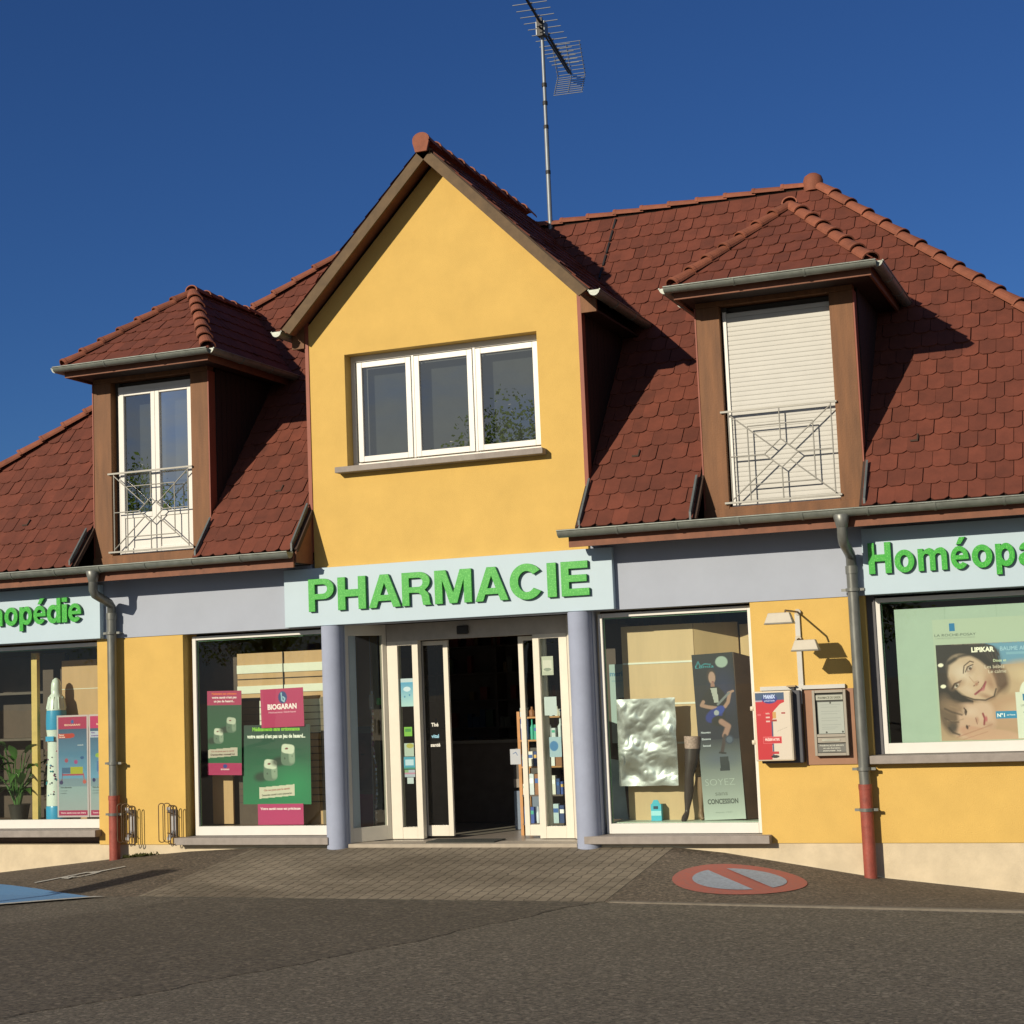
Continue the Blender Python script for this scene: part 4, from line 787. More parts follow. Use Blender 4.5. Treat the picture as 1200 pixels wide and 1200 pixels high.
# ================================================================== PRINTED PICTURES
def pic_mat():
    m = bpy.data.materials.new('printed_picture'); m.use_nodes = True; n = m.node_tree.nodes; l = m.node_tree.links
    p = n['Principled BSDF']; p.inputs['Roughness'].default_value = 0.4; a = n.new('ShaderNodeAttribute'); a.attribute_name = 'print'; l.new(a.outputs['Color'], p.inputs['Base Color']); return m
M_PIC = pic_mat()
class Pic:
    """a printed sheet facing -y whose picture is brushed into a fine grid of colours (units: metres from the lower left corner)"""
    def __init__(s, x0, x1, z0, z1, y, col, res=0.007, tilt=0.0, th=0.004):
        s.x0, s.x1, s.z0, s.z1, s.y, s.t, s.th = x0, x1, z0, z1, y, tilt, th; s.w, s.h = x1-x0, z1-z0
        s.nx, s.nz = max(4, int(s.w/res)), max(4, int(s.h/res)); gx, gz2 = np.meshgrid((np.arange(s.nx)+.5)/s.nx*s.w, (np.arange(s.nz)+.5)/s.nz*s.h)
        s.X, s.Z = gx, gz2; s.c = np.zeros((s.nz, s.nx, 3))+np.array(lin(col)); s.res = res; s.extra = []; s.ink = 0.72
    def blend(s, a, col): a = np.clip(a, 0, 1)[..., None]; s.c = s.c*(1-a)+np.array(lin(col))*a; return s
    def rect(s, x0, x1, z0, z1, col, al=1.0): return s.blend(((s.X >= x0) & (s.X < x1) & (s.Z >= z0) & (s.Z < z1))*al, col)
    def vgrad(s, x0, x1, z0, z1, c0, c1):
        t = np.clip((s.Z-z0)/(z1-z0), 0, 1)[..., None]; g = np.array(lin(c0))*(1-t)+np.array(lin(c1))*t
        k = ((s.X >= x0) & (s.X < x1) & (s.Z >= z0) & (s.Z < z1))[..., None]; s.c = np.where(k, g, s.c); return s
    def ell(s, cx, cz, rx, rz, col, rot=0.0, soft=0.15, al=1.0):
        c, q = math.cos(rot), math.sin(rot); dx, dz = s.X-cx, s.Z-cz; a = (dx*c+dz*q)/rx; b = (-dx*q+dz*c)/rz
        return s.blend(np.clip((1-np.sqrt(a*a+b*b))/soft, 0, 1)*al, col)
    def sup(s, cx, cz, rx, rz, col, rot=0.0, soft=0.1, al=1.0):
        c, q = math.cos(rot), math.sin(rot); dx, dz = s.X-cx, s.Z-cz; a = abs(dx*c+dz*q)/rx; b = abs(-dx*q+dz*c)/rz
        return s.blend(np.clip((1-(a**3.5+b**3.5)**(1/3.5))/soft, 0, 1)*al, col)
    def stroke(s, pts, w, col, soft=0.4, al=1.0):
        d = np.full(s.X.shape, 9.0)
        for (x0, z0), (x1, z1) in zip(pts, pts[1:]):
            dx, dz = x1-x0, z1-z0; L = dx*dx+dz*dz+1e-9; t = np.clip(((s.X-x0)*dx+(s.Z-z0)*dz)/L, 0, 1); d = np.minimum(d, np.hypot(s.X-x0-t*dx, s.Z-z0-t*dz))
        return s.blend(np.clip((w/2-d)/(w/2*soft), 0, 1)*al, col)
    def poly(s, pts, col, al=1.0):
        ins = np.zeros(s.X.shape, bool); n = len(pts)
        for i in range(n):
            (x0, z0), (x1, z1) = pts[i], pts[(i+1) % n]
            if abs(z1-z0) < 1e-9: continue
            c = ((z0 > s.Z) != (z1 > s.Z)) & (s.X < (x1-x0)*(s.Z-z0)/(z1-z0)+x0); ins ^= c
        return s.blend(ins*al, col)
    def text(s, t, x, z, h, col, bold=0.02, wid=None, align='c', rot=0.0): s.extra.append((t, x, z, h, col, bold, wid, align, rot)); return s
    def W(s, X, Z, d=0.0):
        a, b = X-s.w/2, Z-s.h/2; c, q = math.cos(s.t), math.sin(s.t); return (s.x0+s.w/2+a*c-b*q, s.y-d, s.z0+s.h/2+a*q+b*c)
    def done(s, name, label, cat, group=None, parent=None, kind=None):
        mb = MB(); nx, nz = s.nx, s.nz
        vs = [s.W(i*s.w/nx, j*s.h/nz) for j in range(nz+1) for i in range(nx+1)]
        fs = [(j*(nx+1)+i, j*(nx+1)+i+1, (j+1)*(nx+1)+i+1, (j+1)*(nx+1)+i) for j in range(nz) for i in range(nx)]
        mb.add(vs, fs, M_PIC); k = s.y
        bx = [s.W(a, b, d) for d in (-.0005, -s.th) for a, b in ((0, 0), (s.w, 0), (s.w, s.h), (0, s.h))]
        mb.add(bx, [(0, 1, 2, 3), (7, 6, 5, 4), (0, 1, 5, 4), (1, 2, 6, 5), (2, 3, 7, 6), (3, 0, 4, 7)], flat('c8c6c0'))
        for (t, x, z, h, col, bold, wid, al, rot) in s.extra:
            p = s.W(x, z, .0012); text_on(mb, t, p[0], p[2], h, p[1], flat(col, .45), bold, al, wid, s.t+rot)
        B = (s.x0+s.w/2, s.y, s.z0); me_o = mb.build(name, parent) if parent else mb.build(name, base=B)
        ca = me_o.data.color_attributes.new('print', 'FLOAT_COLOR', 'CORNER'); n = len(me_o.data.loops); buf = np.ones((n, 4), np.float32)*0.5
        cc = (s.c.reshape(-1, 3)*s.ink).astype(np.float32); L = np.repeat(cc, 4, axis=0); buf[:len(L), :3] = L; buf[:, 3] = 1; ca.data.foreach_set('color', buf.ravel())
        if parent: return me_o
        return tag(me_o, label, cat, group, kind)

# ------------------------------------------------------------------ display furniture behind the panes
def fixture(name, loc, label, cat, fn):
    t = MB(); fn(t); return tag(t.build(name, base=loc), label, cat)
pale = mat('pale_green_display_base', (.50, .60, .50), .5, var=.05)
brown = mat('dark_brown_cabinet', (.070, .040, .026), .55, var=.2, vscale=4)
white_l = mat('white_laminate', (.70, .72, .62), .4, var=.04)
def slat(t):
    x0, x1 = -3.12, -1.70
    t.box(x0, x1, .50, .54, .10, 2.17, M_WOOD2)
    for a, b in ((1.93, 2.03), (1.69, 1.78)): t.box(x0-.0, x1, .488, .50, a, b, white_l)
    t.box(x0+.30, -2.0, .486, .50, 1.20, 1.60, white_l)
    for z in (1.86, 1.52, 1.44, 1.36, 1.28, 1.20, 1.12, 1.04, .96, .88, .8, .72, .64, .56, .48, .4): t.box(x0, x1, .483, .4995, z, z+.007, M_BLACK)
    t.box(-2.49, -2.482, .480, .4995, 1.65, 2.17, M_BLACK); t.box(x0, x0+.30, .484, .50, .10, 1.64, brown); t.box(-2.0, x1, .4835, .499, .10, 1.62, mat('shadowed_slats', (.17, .13, .085), .6))  # right-hand slats coloured darker as the shadow beside the posters
fixture('slatwall', (-2.5, .74, -.03), 'tan and white striped slatwall behind the dice posters', 'display wall', slat)
fixture('cabinet', (-3.8, .95, -.03), 'dark brown cabinet side at the left of the dice poster window', 'cabinet', lambda t: t.box(-4.3, -3.13, .60, .66, -.03, 2.3, brown))
fixture('veneer_board', (-3.45, .66, -.03), 'narrow blond board standing under the slim dice poster', 'board', lambda t: t.box(-3.46, -3.18, .44, .47, .16, 1.5, M_WOOD2))
fixture('low_platform', (-2.5, .5, -.03), 'low display base along the dice poster window', 'platform', lambda t: t.box(-4.3, -1.72, .20, .66, -.03, .145, mat('brown_base', (.16, .10, .07), .6)))
def woodr(t):
    t.box(1.74, 2.55, .48, .52, .16, 2.25, M_WOOD)
    t.prism([(2.555, .48, .16), (2.98, .74, .16), (2.98, .78, .16), (2.555, .52, .16)], (0, 0, 2.09), M_WOOD)
    t.prism([(3.0, .74, .16), (3.5, .46, .16), (3.5, .50, .16), (3.0, .78, .16)], (0, 0, 2.06), M_WOOD)
    for z in (1.835, 1.39, .97): t.box(1.745, 2.545, .474, .48, z, z+.02, white_l)
fixture('veneer_wall', (2.5, .85, -.03), 'blond veneer display wall with pale strips behind the foil sheet', 'display wall', woodr)
fixture('low_platform', (2.4, .5, -.03), 'pale green display base along the foil sheet window', 'platform', lambda t: t.box(1.62, 3.6, .20, .80, -.03, .165, pale))
fixture('cabinet', (1.5, 1.1, -.03), 'dark cabinet seen at the left side of the foil sheet window', 'cabinet', lambda t: (t.box(1.33, 1.72, .85, 1.2, -.03, 2.3, brown), t.box(1.50, 1.66, .84, .849, .45, .75, M_BLACK)))
fixture('cabinet', (3.5, .8, -.03), 'dark cabinet at the right end of the foil sheet window', 'cabinet', lambda t: t.box(3.52, 3.6, .3, .8, -.03, 2.3, brown))
fixture('display_board', (-5.4, .8, -.03), 'tan veneer panel behind the blue and pink posters', 'display wall', lambda t: (t.box(-5.76, -4.5, .62, .66, .165, 2.20, M_WOOD2), t.box(-5.76, -4.5, .617, .62, 1.835, 1.843, white_l), t.box(-6.1, -5.761, .68, .72, .165, 2.3, brown)))
fixture('low_platform', (-6.2, .5, -.03), 'dark display base along the bottle display window', 'platform', lambda t: t.box(-7.8, -4.5, .20, .9, -.03, .22, mat('brown_base', (.16, .10, .07), .6)))
fixture('display_post', (-6.0, .42, .2), 'yellow square post standing left of the giant bottle', 'post', lambda t: t.box(-6.045, -5.96, .38, .44, .22, 2.31, mat('yellow_post_paint', (.62, .44, .14), .6)))
fixture('shelf_unit', (-7.0, 1.3, -.03), 'dark shelf unit deep in the plant window', 'shelves', lambda t: [t.box(-7.8, -6.2, 1.3, 1.36, -.03, 2.3, brown)]+[t.box(-7.8, -6.2, 1.0, 1.3, z, z+.03, dk) for z in (.6, 1.2, 1.8)])
M_SCREEN = mat('pale_green_board', (.36, .47, .40), .55, var=.03)
fixture('display_screen', (6, .25, .83), 'pale green backing board filling the right-hand window', 'backing board', lambda t: (t.box(4.725, 7.52, .25, .28, .835, 2.27, M_SCREEN), [t.box(x, x+.003, .2485, .25, .835, 2.27, mat('board_joint', (.30, .42, .33), .6)) for x in (5.22, 5.72, 6.4)]))

# ------------------------------------------------------------------ posters
def die(P, cx, cz, s, sh=1.0):
    P.ell(cx-.70*s, cz-.50*s, .75*s, .42*s, '0a2418', .1, .5, .85)
    P.sup(cx, cz-.10*s, .56*s, .72*s, '66806e', -.06, .10, sh); P.sup(cx+.30*s, cz-.2*s, .27*s, .52*s, '93a894', .05, .3, sh); P.sup(cx+.01*s, cz+.34*s, .53*s, .34*s, 'dce4d2', -.12, .14, sh)
    P.ell(cx-.1*s, cz+.36*s, .15*s, .07*s, '7a2a30', .1, .3, 1); P.ell(cx-.25*s, cz-.3*s, .07*s, .08*s, '2c3c30', 0, .3, .7); P.ell(cx+.33*s, cz-.15*s, .05*s, .07*s, '2c3c30', 0, .3, .6)
def dice_poster(x0, x1, z0, z1, y, tilt=0.0):
    P = Pic(x0, x1, z0, z1, y, '0b5a38', tilt=tilt); w, h = P.w, P.h; P.vgrad(0, w, 0, h, '047f50', '04302a'); P.ell(w*.75, h*.25, w*.5, h*.35, '0a9a60', 0, .9, .6); return P
P = dice_poster(-2.94, -2.035, .395, 1.315, .28, -.01); w, h = P.w, P.h
P.ink = .85; die(P, w*.41, h*.44, .172); die(P, w*.67, h*.63, .172); P.poly([(w*.24, h*.07), (w*.76, h*.11), (w*.76, h*.25), (w*.24, h*.21)], 'd9d6c4')
P.text('Médicaments sans ordonnance', w*.5, h*.925, .042, '7fc32e', .05, w*.70).text("votre santé n'est pas un jeu de hasard...", w*.5, h*.835, .042, 'e6ece4', .05, w*.86)
P.text('On ne joue pas la santé', w*.5, h*.175, .022, 'a04a4a', .02, w*.38, rot=.07).text('Demandez conseil à votre pharmacien', w*.5, h*.115, .022, '55584e', .02, w*.44, rot=.07)
P.done('poster', 'large green poster of two white dice with a green headline', 'poster', 'shop window posters')
P = Pic(-2.67, -2.10, 1.285, 1.735, .265, 'c9246c', tilt=.015); w, h = P.w, P.h
P.ell(w*.52, h*.77, .062, .075, '1d3f8a', 0, .1).stroke([(w*.49, h*.88), (w*.50, h*.70), (w*.55, h*.66), (w*.57, h*.74), (w*.53, h*.78)], .022, 'a8d8ee')
P.text('BIOGARAN', w*.5, h*.47, .058, 'f2e4ea', .045, w*.68).text('Médicaments Génériques', w*.5, h*.37, .02, 'e9a9c4', .02, w*.64)
P.done('poster', 'square magenta poster with a blue emblem hung above the large dice poster', 'poster', 'shop window posters')
P = Pic(-3.40, -2.93, .745, 1.735, .25, '0f6b3c', tilt=-.02); w, h = P.w, P.h; P.vgrad(0, w, 0, h, '13693e', '0b4430')
P.rect(0, w, h*.83, h, 'b41f5c').rect(0, w, 0, h*.14, 'bd2265'); P.ink = .8; die(P, w*.33, h*.47, .125); die(P, w*.70, h*.60, .125, .75); P.poly([(w*.02, h*.20), (w*.88, h*.23), (w*.88, h*.33), (w*.02, h*.30)], 'd0c6b8'); P.ell(w*.52, h*.105, .03, .026, '2a3f9a')
P.text('Médicaments sans ordonnance', w*.5, h*.955, .024, 'e8703c', .03, w*.72).text("votre santé n'est pas", w*.5, h*.91, .026, 'f0dde4', .03, w*.72).text('un jeu de hasard...', w*.5, h*.865, .026, 'f0dde4', .03, w*.6)
P.text('On ne joue pas la santé', w*.45, h*.275, .016, '9a4a4a', .02, w*.66, rot=.03).text('Demandez conseil ici', w*.45, h*.235, .02, '4a2a2a', .03, w*.7, rot=.03).text('BIOGARAN', w*.52, h*.06, .016, 'f0dde4', .03)
P.done('poster', 'slim green dice poster with magenta top and foot at the left of its window', 'poster', 'shop window posters')
P = Pic(-2.745, -2.14, .16, .40, .27, 'd0357c'); w, h = P.w, P.h; P.text('Votre santé nous est précieuse', w*.5, h*.72, .028, 'f2d3e0', .04, w*.88)
P.done('poster', 'low magenta banner strip under the large dice poster', 'poster', 'shop window posters')
def blue_poster(x0, x1, lab, other):
    P = Pic(x0, x1, .27, 1.515, .25, 'd9c8cf'); w, h = P.w, P.h; m = .022
    P.vgrad(m, w-m, .03, h-.02, '9fb8c4', '183a6c').vgrad(m, w-m, h*.38, h-.02, '6fa8cf', '12305e'); P.rect(m, w-m, h*.865, h-m, 'b81f5a' if not other else 'd0206e').rect(m, w-m, .02, .085, 'b62560').vgrad(m, w-m, .085, h*.30, 'a9b4ba', '9db6bd')
    P.ell(w*.5, h*.935, .022, .025, '2b5fae').text('BIOGARAN', w*.5, h*.895, .022, 'e8b9a8', .03, w*.5)
    if not other:
        P.rect(m, w*.45, h*.775, h*.82, 'c8331e').ell(w*.47, h*.80, .05, .03, 'c8331e')
        P.text('Retour', w*.08, h*.80, .018, 'f1d7cf', .03, align='l').text('de soins', w*.08, h*.78, .018, 'f1d7cf', .03, align='l').text('nouveauté', w*.75, h*.70, .014, 'd7dde6')
        P.rect(w*.15, w*.42, h*.43, h*.485, '3f6a96').rect(w*.42, w*.82, h*.425, h*.49, 'b9b82c').rect(w*.15, w*.85, h*.405, h*.425, 'b5485a'); P.stroke([(w*.17, h*.43), (w*.15, h*.35)], .014, '7a4a72').stroke([(w*.84, h*.43), (w*.86, h*.35)], .014, 'c0504a')
        P.ell(w*.13, h*.34, .03, .027, '3a2f6a').ell(w*.87, h*.345, .03, .027, 'd4635a').ell(w*.30, h*.555, .028, .028, 'b04a62').ell(w*.60, h*.54, .03, .028, 'b0488a').ell(w*.80, h*.58, .03, .02, '2a5c96')
    else:
        P.rect(m, w*.75, h*.775, h*.835, 'c9d2e8').text('Nous', w*.08, h*.815, .018, '6a4a9a', .03, align='l').text('acceptons', w*.08, h*.787, .018, '6a4a9a', .03, align='l'); P.ell(w*.3, h*.60, .05, .03, '9fc04a').rect(w*.25, w*.6, h*.44, h*.54, '4a78b4').ell(w*.4, h*.43, .06, .04, '9a86b4').ell(w*.15, h*.36, .025, .025, '2e2a6a')
    P.text('Votre pharmacien', w*.10, h*.285, .016, '34404a', .03, align='l').text('vous conseille', w*.10, h*.255, .013, '5a6670', .0, align='l').text('au quotidien', w*.10, h*.23, .013, '5a6670', .0, align='l').text('Votre santé nous est chère', w*.5, .045, .02, 'f0c6d6', .02, w*.8)
    P.done('poster', lab, 'poster', 'shop window posters')
blue_poster(-5.565, -5.10, 'blue poster with a red tag and toy bed next to the giant bottle', False)
blue_poster(-5.092, -4.63, 'blue poster with a pale tag, half hidden by the window edge', True)
# face poster: brushed in a 1330 x 800 unit picture
P = Pic(5.10, 6.74, .90, 2.145, .205, 'b6c6b4', res=.006); k = .95/800; P.ink = .86
X = lambda a: .02+(a-55)*k
Z = lambda b: .045+(1115-b)*k
keep0 = P.c.copy(); P.rect(X(50), X(1400), Z(318), Z(300), 'ccdcd8').rect(X(55), X(1385), Z(1115), Z(315), 'b89c82')
def pe(a, b, ra, rb, col, rot=0, soft=.25, al=1): P.ell(X(a), Z(b), ra*k, rb*k, col, math.radians(rot), soft, al)
def ps(pts, w_, col, soft=.5, al=1): P.stroke([(X(a), Z(b)) for a, b in pts], w_*k, col, soft, al)
P.rect(X(380), X(1385), Z(500), Z(315), '6f9fc0').rect(X(620), X(1385), Z(420), Z(400), '86b4cd')
pe(800, 640, 330, 190, 'c5ab90', -8, .3); pe(820, 600, 230, 90, 'd9c4a6', -10, .7, .8); pe(760, 900, 420, 190, 'bf9c83', 0, .3); pe(720, 870, 240, 90, 'd2b298', 5, .7, .8); pe(1150, 780, 330, 330, 'c6a88c', 0, .4)
P.rect(X(55), X(330), Z(860), Z(315), '2b2320'); pe(300, 430, 300, 170, '2c2522', -8, .25); pe(430, 470, 150, 120, '332a28', 0, .4); pe(120, 760, 130, 130, '2c2423', 0, .3); pe(555, 610, 90, 150, '594038', 15, .5, .9); pe(500, 400, 80, 70, '3a3331', 0, .5, .9); pe(200, 520, 120, 90, '5b4a40', 40, .8, .6)
ps([(430, 340), (500, 380), (540, 440), (560, 500)], 26, '2c2725'); ps([(330, 330), (460, 330), (520, 350), (560, 420)], 18, '3c3533'); ps([(600, 660), (560, 700), (500, 760), (420, 800), (340, 790)], 50, '5a3f32', .95, .7)
pe(325, 600, 245, 165, 'cfb59f', -46, .14); pe(430, 690, 110, 90, 'cdb19b', -40, .3); pe(260, 560, 120, 90, 'dccabb', -40, .8, .9); pe(300, 700, 90, 50, 'd9c3b2', -30, .9, .8); pe(480, 600, 60, 120, 'b0876f', 20, .9, .6); pe(170, 640, 50, 80, 'b3947f', 0, .9, .6); pe(390, 620, 40, 60, 'd8bfae', 0, .9, .6)
ps([(265, 560), (275, 500), (325, 462), (352, 472)], 15, '4a342a', .8); ps([(160, 690), (185, 645), (245, 622)], 14, '4a342a', .8)
pe(318, 522, 44, 24, '8b6d5f', 48, .5); pe(322, 522, 30, 15, 'd8cfc8', 48, .4); pe(324, 524, 15, 15, '33241f', 0, .3); ps([(282, 552), (300, 510), (350, 490)], 9, '2e1f1a')
pe(208, 662, 44, 22, '8b6d5f', 45, .5); pe(206, 662, 30, 14, 'd3cac2', 45, .4); pe(205, 662, 14, 14, '3a3a30', 0, .3); ps([(168, 690), (190, 650), (240, 632)], 9, '2e1f1a')
ps([(310, 590), (345, 640), (378, 628)], 12, 'b08a76', .9, .7); pe(366, 655, 26, 18, 'a87865', 45, .7, .9); pe(345, 668, 10, 7, '6e4238', 40, .6); pe(382, 640, 10, 7, '6e4238', 40, .6)
ps([(350, 738), (385, 712), (420, 690), (440, 640)], 26, 'a04f5c', .6); ps([(355, 735), (395, 700), (438, 640)], 7, '6a2a35', .7); pe(418, 702, 26, 14, 'c07a84', 45, .8, .9)
pe(290, 960, 230, 165, 'cfae9b', -5, .18); pe(400, 880, 110, 100, 'd3b6a4', 0, .4); pe(120, 900, 90, 200, '6f5a4c', 10, .35); pe(170, 840, 130, 70, '8f7461', -15, .6, .9); pe(150, 1010, 50, 60, '4b4340', 0, .6, .8)
ps([(140, 830), (200, 850), (250, 900)], 20, '9b8069', .9, .8); ps([(110, 950), (170, 960), (240, 940)], 16, 'a38a76', .9, .7); pe(300, 880, 80, 60, 'dcc4b5', 0, .9, .8)
ps([(252, 850), (270, 880), (262, 905)], 18, '4a332b', .7); ps([(240, 1030), (262, 1005), (285, 1000)], 17, '4a332b', .7); pe(350, 950, 22, 34, 'b98d7b', 0, .8, .9); ps([(340, 935), (350, 985)], 9, '7d5346', .8); ps([(400, 900), (412, 940), (405, 990)], 22, '8e3a45', .6); pe(424, 945, 16, 34, 'b9606a', 0, .6, .9)
pe(340, 1060, 170, 60, 'c99f8c', -14, .3); pe(480, 1080, 260, 60, 'caa58f', -6, .3); ps([(180, 1090), (300, 1050), (420, 1010), (470, 990)], 14, 'a87866', .9, .7); ps([(230, 1110), (330, 1080), (430, 1050)], 10, 'a87866', .9, .6)
ps([(150, 470), (240, 420), (340, 400), (440, 440), (500, 520)], 46, '2b2421', .8, .85); ps([(120, 560), (140, 480), (200, 440)], 60, '2b2421', .8, .8); pe(245, 640, 60, 40, 'a98570', 45, .9, .55); pe(330, 545, 60, 34, 'a98570', 48, .9, .5); pe(480, 660, 46, 90, 'a27a64', 30, .9, .7); pe(440, 760, 90, 30, '9a735e', -20, .9, .7)
ps([(520, 700), (500, 760), (430, 790), (340, 782), (250, 750)], 20, '2c1f1a', .8, .9)
for dx in range(0, 150, 18): ps([(430+dx*.9, 330+dx*.3), (455+dx*.8, 400+dx*.5), (500+dx*.5, 470+dx*.6)], 7, '1d1816' if dx % 36 else '5a4a42', .8, .8)
ps([(95, 850), (150, 880), (230, 905)], 26, '4d3c33', .8, .8); ps([(90, 930), (140, 960), (200, 965)], 22, '4d3c33', .8, .7); ps([(120, 1010), (150, 1050), (200, 1070)], 26, '3b302b', .8, .8); pe(262, 880, 26, 13, '3a2a24', 80, .5, .95); pe(266, 1008, 24, 13, '3a2a24', 100, .5, .95); pe(450, 1000, 60, 40, 'b08a76', 0, .9, .6)
for a, b in ((85, 487), (95, 665)): pe(a, b, 26, 18, 'fffbe8', 5, .3)
P.rect(X(505), X(682), Z(946), Z(882), '2a8fc4'); pe(760, 770, 60, 130, 'e6ece2', 0, .06); P.rect(X(672), X(870), Z(1112), Z(730), 'dfe6dc'); P.rect(X(728), X(768), Z(805), Z(748), '2b7fb4')
inside = ((P.X > X(55)) & (P.X < X(1385)) & (P.Z > Z(1115)) & (P.Z < Z(315)))[..., None]; P.c = np.where(inside, P.c, keep0); P.rect(.165, .215, 1.125, 1.20, '0f78b4'); P.text('LA ROCHE-POSAY', .215, 1.075, .026, '4e5a55', .0, .40).text('LABORATOIRE DERMATOLOGIQUE', .215, 1.052, .011, '8a948c', 0, .38)
P.text('Peaux sensibles et sèches, corps et visage', .55, .985, .012, '9a8a80', 0, .75)
P.text('LIPIKAR', X(435), Z(388), .045, 'f4f1e2', .05, 185*k).text('BAUME AP+', X(690), Z(385), .040, 'a8cce0', .0, 230*k).text('Doux et', X(565), Z(475), .026, 'cfdcbc', .02).text('Les bébés', X(520), Z(528), .034, 'd8cdbc', .0).text('Le calme', X(540), Z(568), .034, 'd8cdbc', .0).text('N°1', X(545), Z(932), .034, 'e8f4fa', .04).text('en France', X(625), Z(922), .014, 'e8f4fa', .02).text('LIPIKAR', X(748), Z(850), .02, '7a8a86', .0).text('baume', X(748), Z(905), .016, '9aa6a0')
P.done('poster', 'wide poster of a dark-haired woman and a child lying cheek to cheek', 'poster', 'shop window posters')
# tall guitar banner with a deep side coloured dark for shade
P = Pic(2.585, 3.03, .175, 1.915, .34, '101a30', th=.02, tilt=.03); w, h = P.w, P.h
P.ink = .60; P.vgrad(0, w, 0, h*.50, 'd8e8de', '0c1836').vgrad(0, w, h*.48, h, '0c1836', '05080f'); P.ell(w*.72, h*.78, .2, .35, '12225a', 0, .9, .8); P.ell(w*.5, h*.36, .3, .12, '5a6a86', 0, .9, .6)
P.ell(w*.72, h*.945, .072, .064, 'b9d2c6'); P.stroke([(w*.08, h*.925), (w*.15, h*.955), (w*.2, h*.925), (w*.3, h*.94), (w*.45, h*.935)], .018, '2a8f9a'); P.text('Lumia', w*.30, h*.915, .03, '2f9aa6', .0, w*.45)
P.ell(w*.44, h*.862, .056, .085, '3a2a22').ell(w*.455, h*.853, .040, .070, 'd0a794').ell(w*.47, h*.825, .012, .012, '8a3038').ell(w*.46, h*.80, .025, .05, 'b98878').poly([(w*.30, h*.775), (w*.40, h*.80), (w*.56, h*.80), (w*.68, h*.775), (w*.72, h*.66), (w*.70, h*.60), (w*.34, h*.60), (w*.28, h*.66)], '0c0c14').poly([(w*.40, h*.79), (w*.55, h*.79), (w*.58, h*.70), (w*.47, h*.70)], 'cfd4cc')
P.stroke([(w*.34, h*.76), (w*.20, h*.715)], .07, '0c0c14').stroke([(w*.20, h*.71), (w*.15, h*.69), (w*.30, h*.678), (w*.50, h*.668)], .046, 'c49a86').stroke([(w*.66, h*.755), (w*.74, h*.69)], .07, '0c0c14').stroke([(w*.72, h*.675), (w*.80, h*.70), (w*.86, h*.755)], .046, 'c49a86').stroke([(w*.82, h*.755), (w*.94, h*.765)], .03, 'c79d8c').stroke([(w*.55, h*.69), (w*.84, h*.755)], .03, '8c9498')
P.ell(w*.44, h*.625, .11, .07, '16309a', .5).ell(w*.58, h*.655, .065, .045, '2446b4', .5).ell(w*.50, h*.64, .03, .03, 'c0c8d0').ell(w*.54, h*.59, .085, .06, '0c0c12')
P.stroke([(w*.60, h*.585), (w*.76, h*.555), (w*.66, h*.50)], .072, 'c09484').stroke([(w*.66, h*.50), (w*.60, h*.44), (w*.56, h*.405)], .046, '4a3a3c').stroke([(w*.50, h*.40), (w*.64, h*.395)], .024, '1b1b22'); P.poly([(w*.50, h*.375), (w*.70, h*.375), (w*.72, h*.29), (w*.48, h*.29)], '28353c').ell(w*.76, h*.475, .05, .05, '33425c').ell(w*.76, h*.475, .035, .035, '5c6c84')
P.text('Nouveau', w*.20, h*.52, .02, 'c9d2dc', .02).text('Elegance', w*.20, h*.48, .02, 'c9d2dc', .02).text('Sensuel', w*.20, h*.44, .02, 'c9d2dc', .02).text('SOYEZ', w*.45, h*.205, .07, 'a9b6ae', -.02, w*.72).text('sans', w*.46, h*.145, .045, '5a645e', .0, w*.30).text('CONCESSION', w*.48, h*.095, .050, '3e4843', .03, w*.74).text('depuis 1931', w*.48, h*.04, .014, '7a867e', 0, w*.4)
ban = P.done('banner_stand', 'tall dark blue banner of a guitar player reading sans CONCESSION', 'banner')
t = MB(); t.prism([(3.005, .344, 1.92), (3.03, .344, .175), (3.34, .60, .175), (3.34, .60, 1.80)], (.012, 0, 0), brown); o = t.build('shaded_side_panel', ban); BASE[o.name] = BASE[ban.name]  # dark brown stands in for shade on the banner's right side
# pale leaflet behind the left edge
P = Pic(1.47, 1.69, .98, 1.85, .83, 'b5cfce'); w, h = P.w, P.h; P.rect(.10, w, 0, .50, '181c1a'); P.text('merid', w*.45, h*.85, .055, '3a7ba0', .02, w*.86).text('thé tisane', w*.45, h*.78, .016, '5a93b0', 0, w*.7)
P.done('poster', 'pale blue poster fragment behind the left edge of the foil window', 'poster', 'shop window posters')
fixture('display_card', (1.55, .6, .165), 'tall pale curved display card low at the left of the foil window', 'display card', lambda t: t.prism([(1.50, .62, .165), (1.68, .62, .165), (1.64, .62, .72), (1.60, .62, .80), (1.50, .62, .82)], (0, .01, 0), mat('pale_blue_card', (.45, .56, .56), .5)))
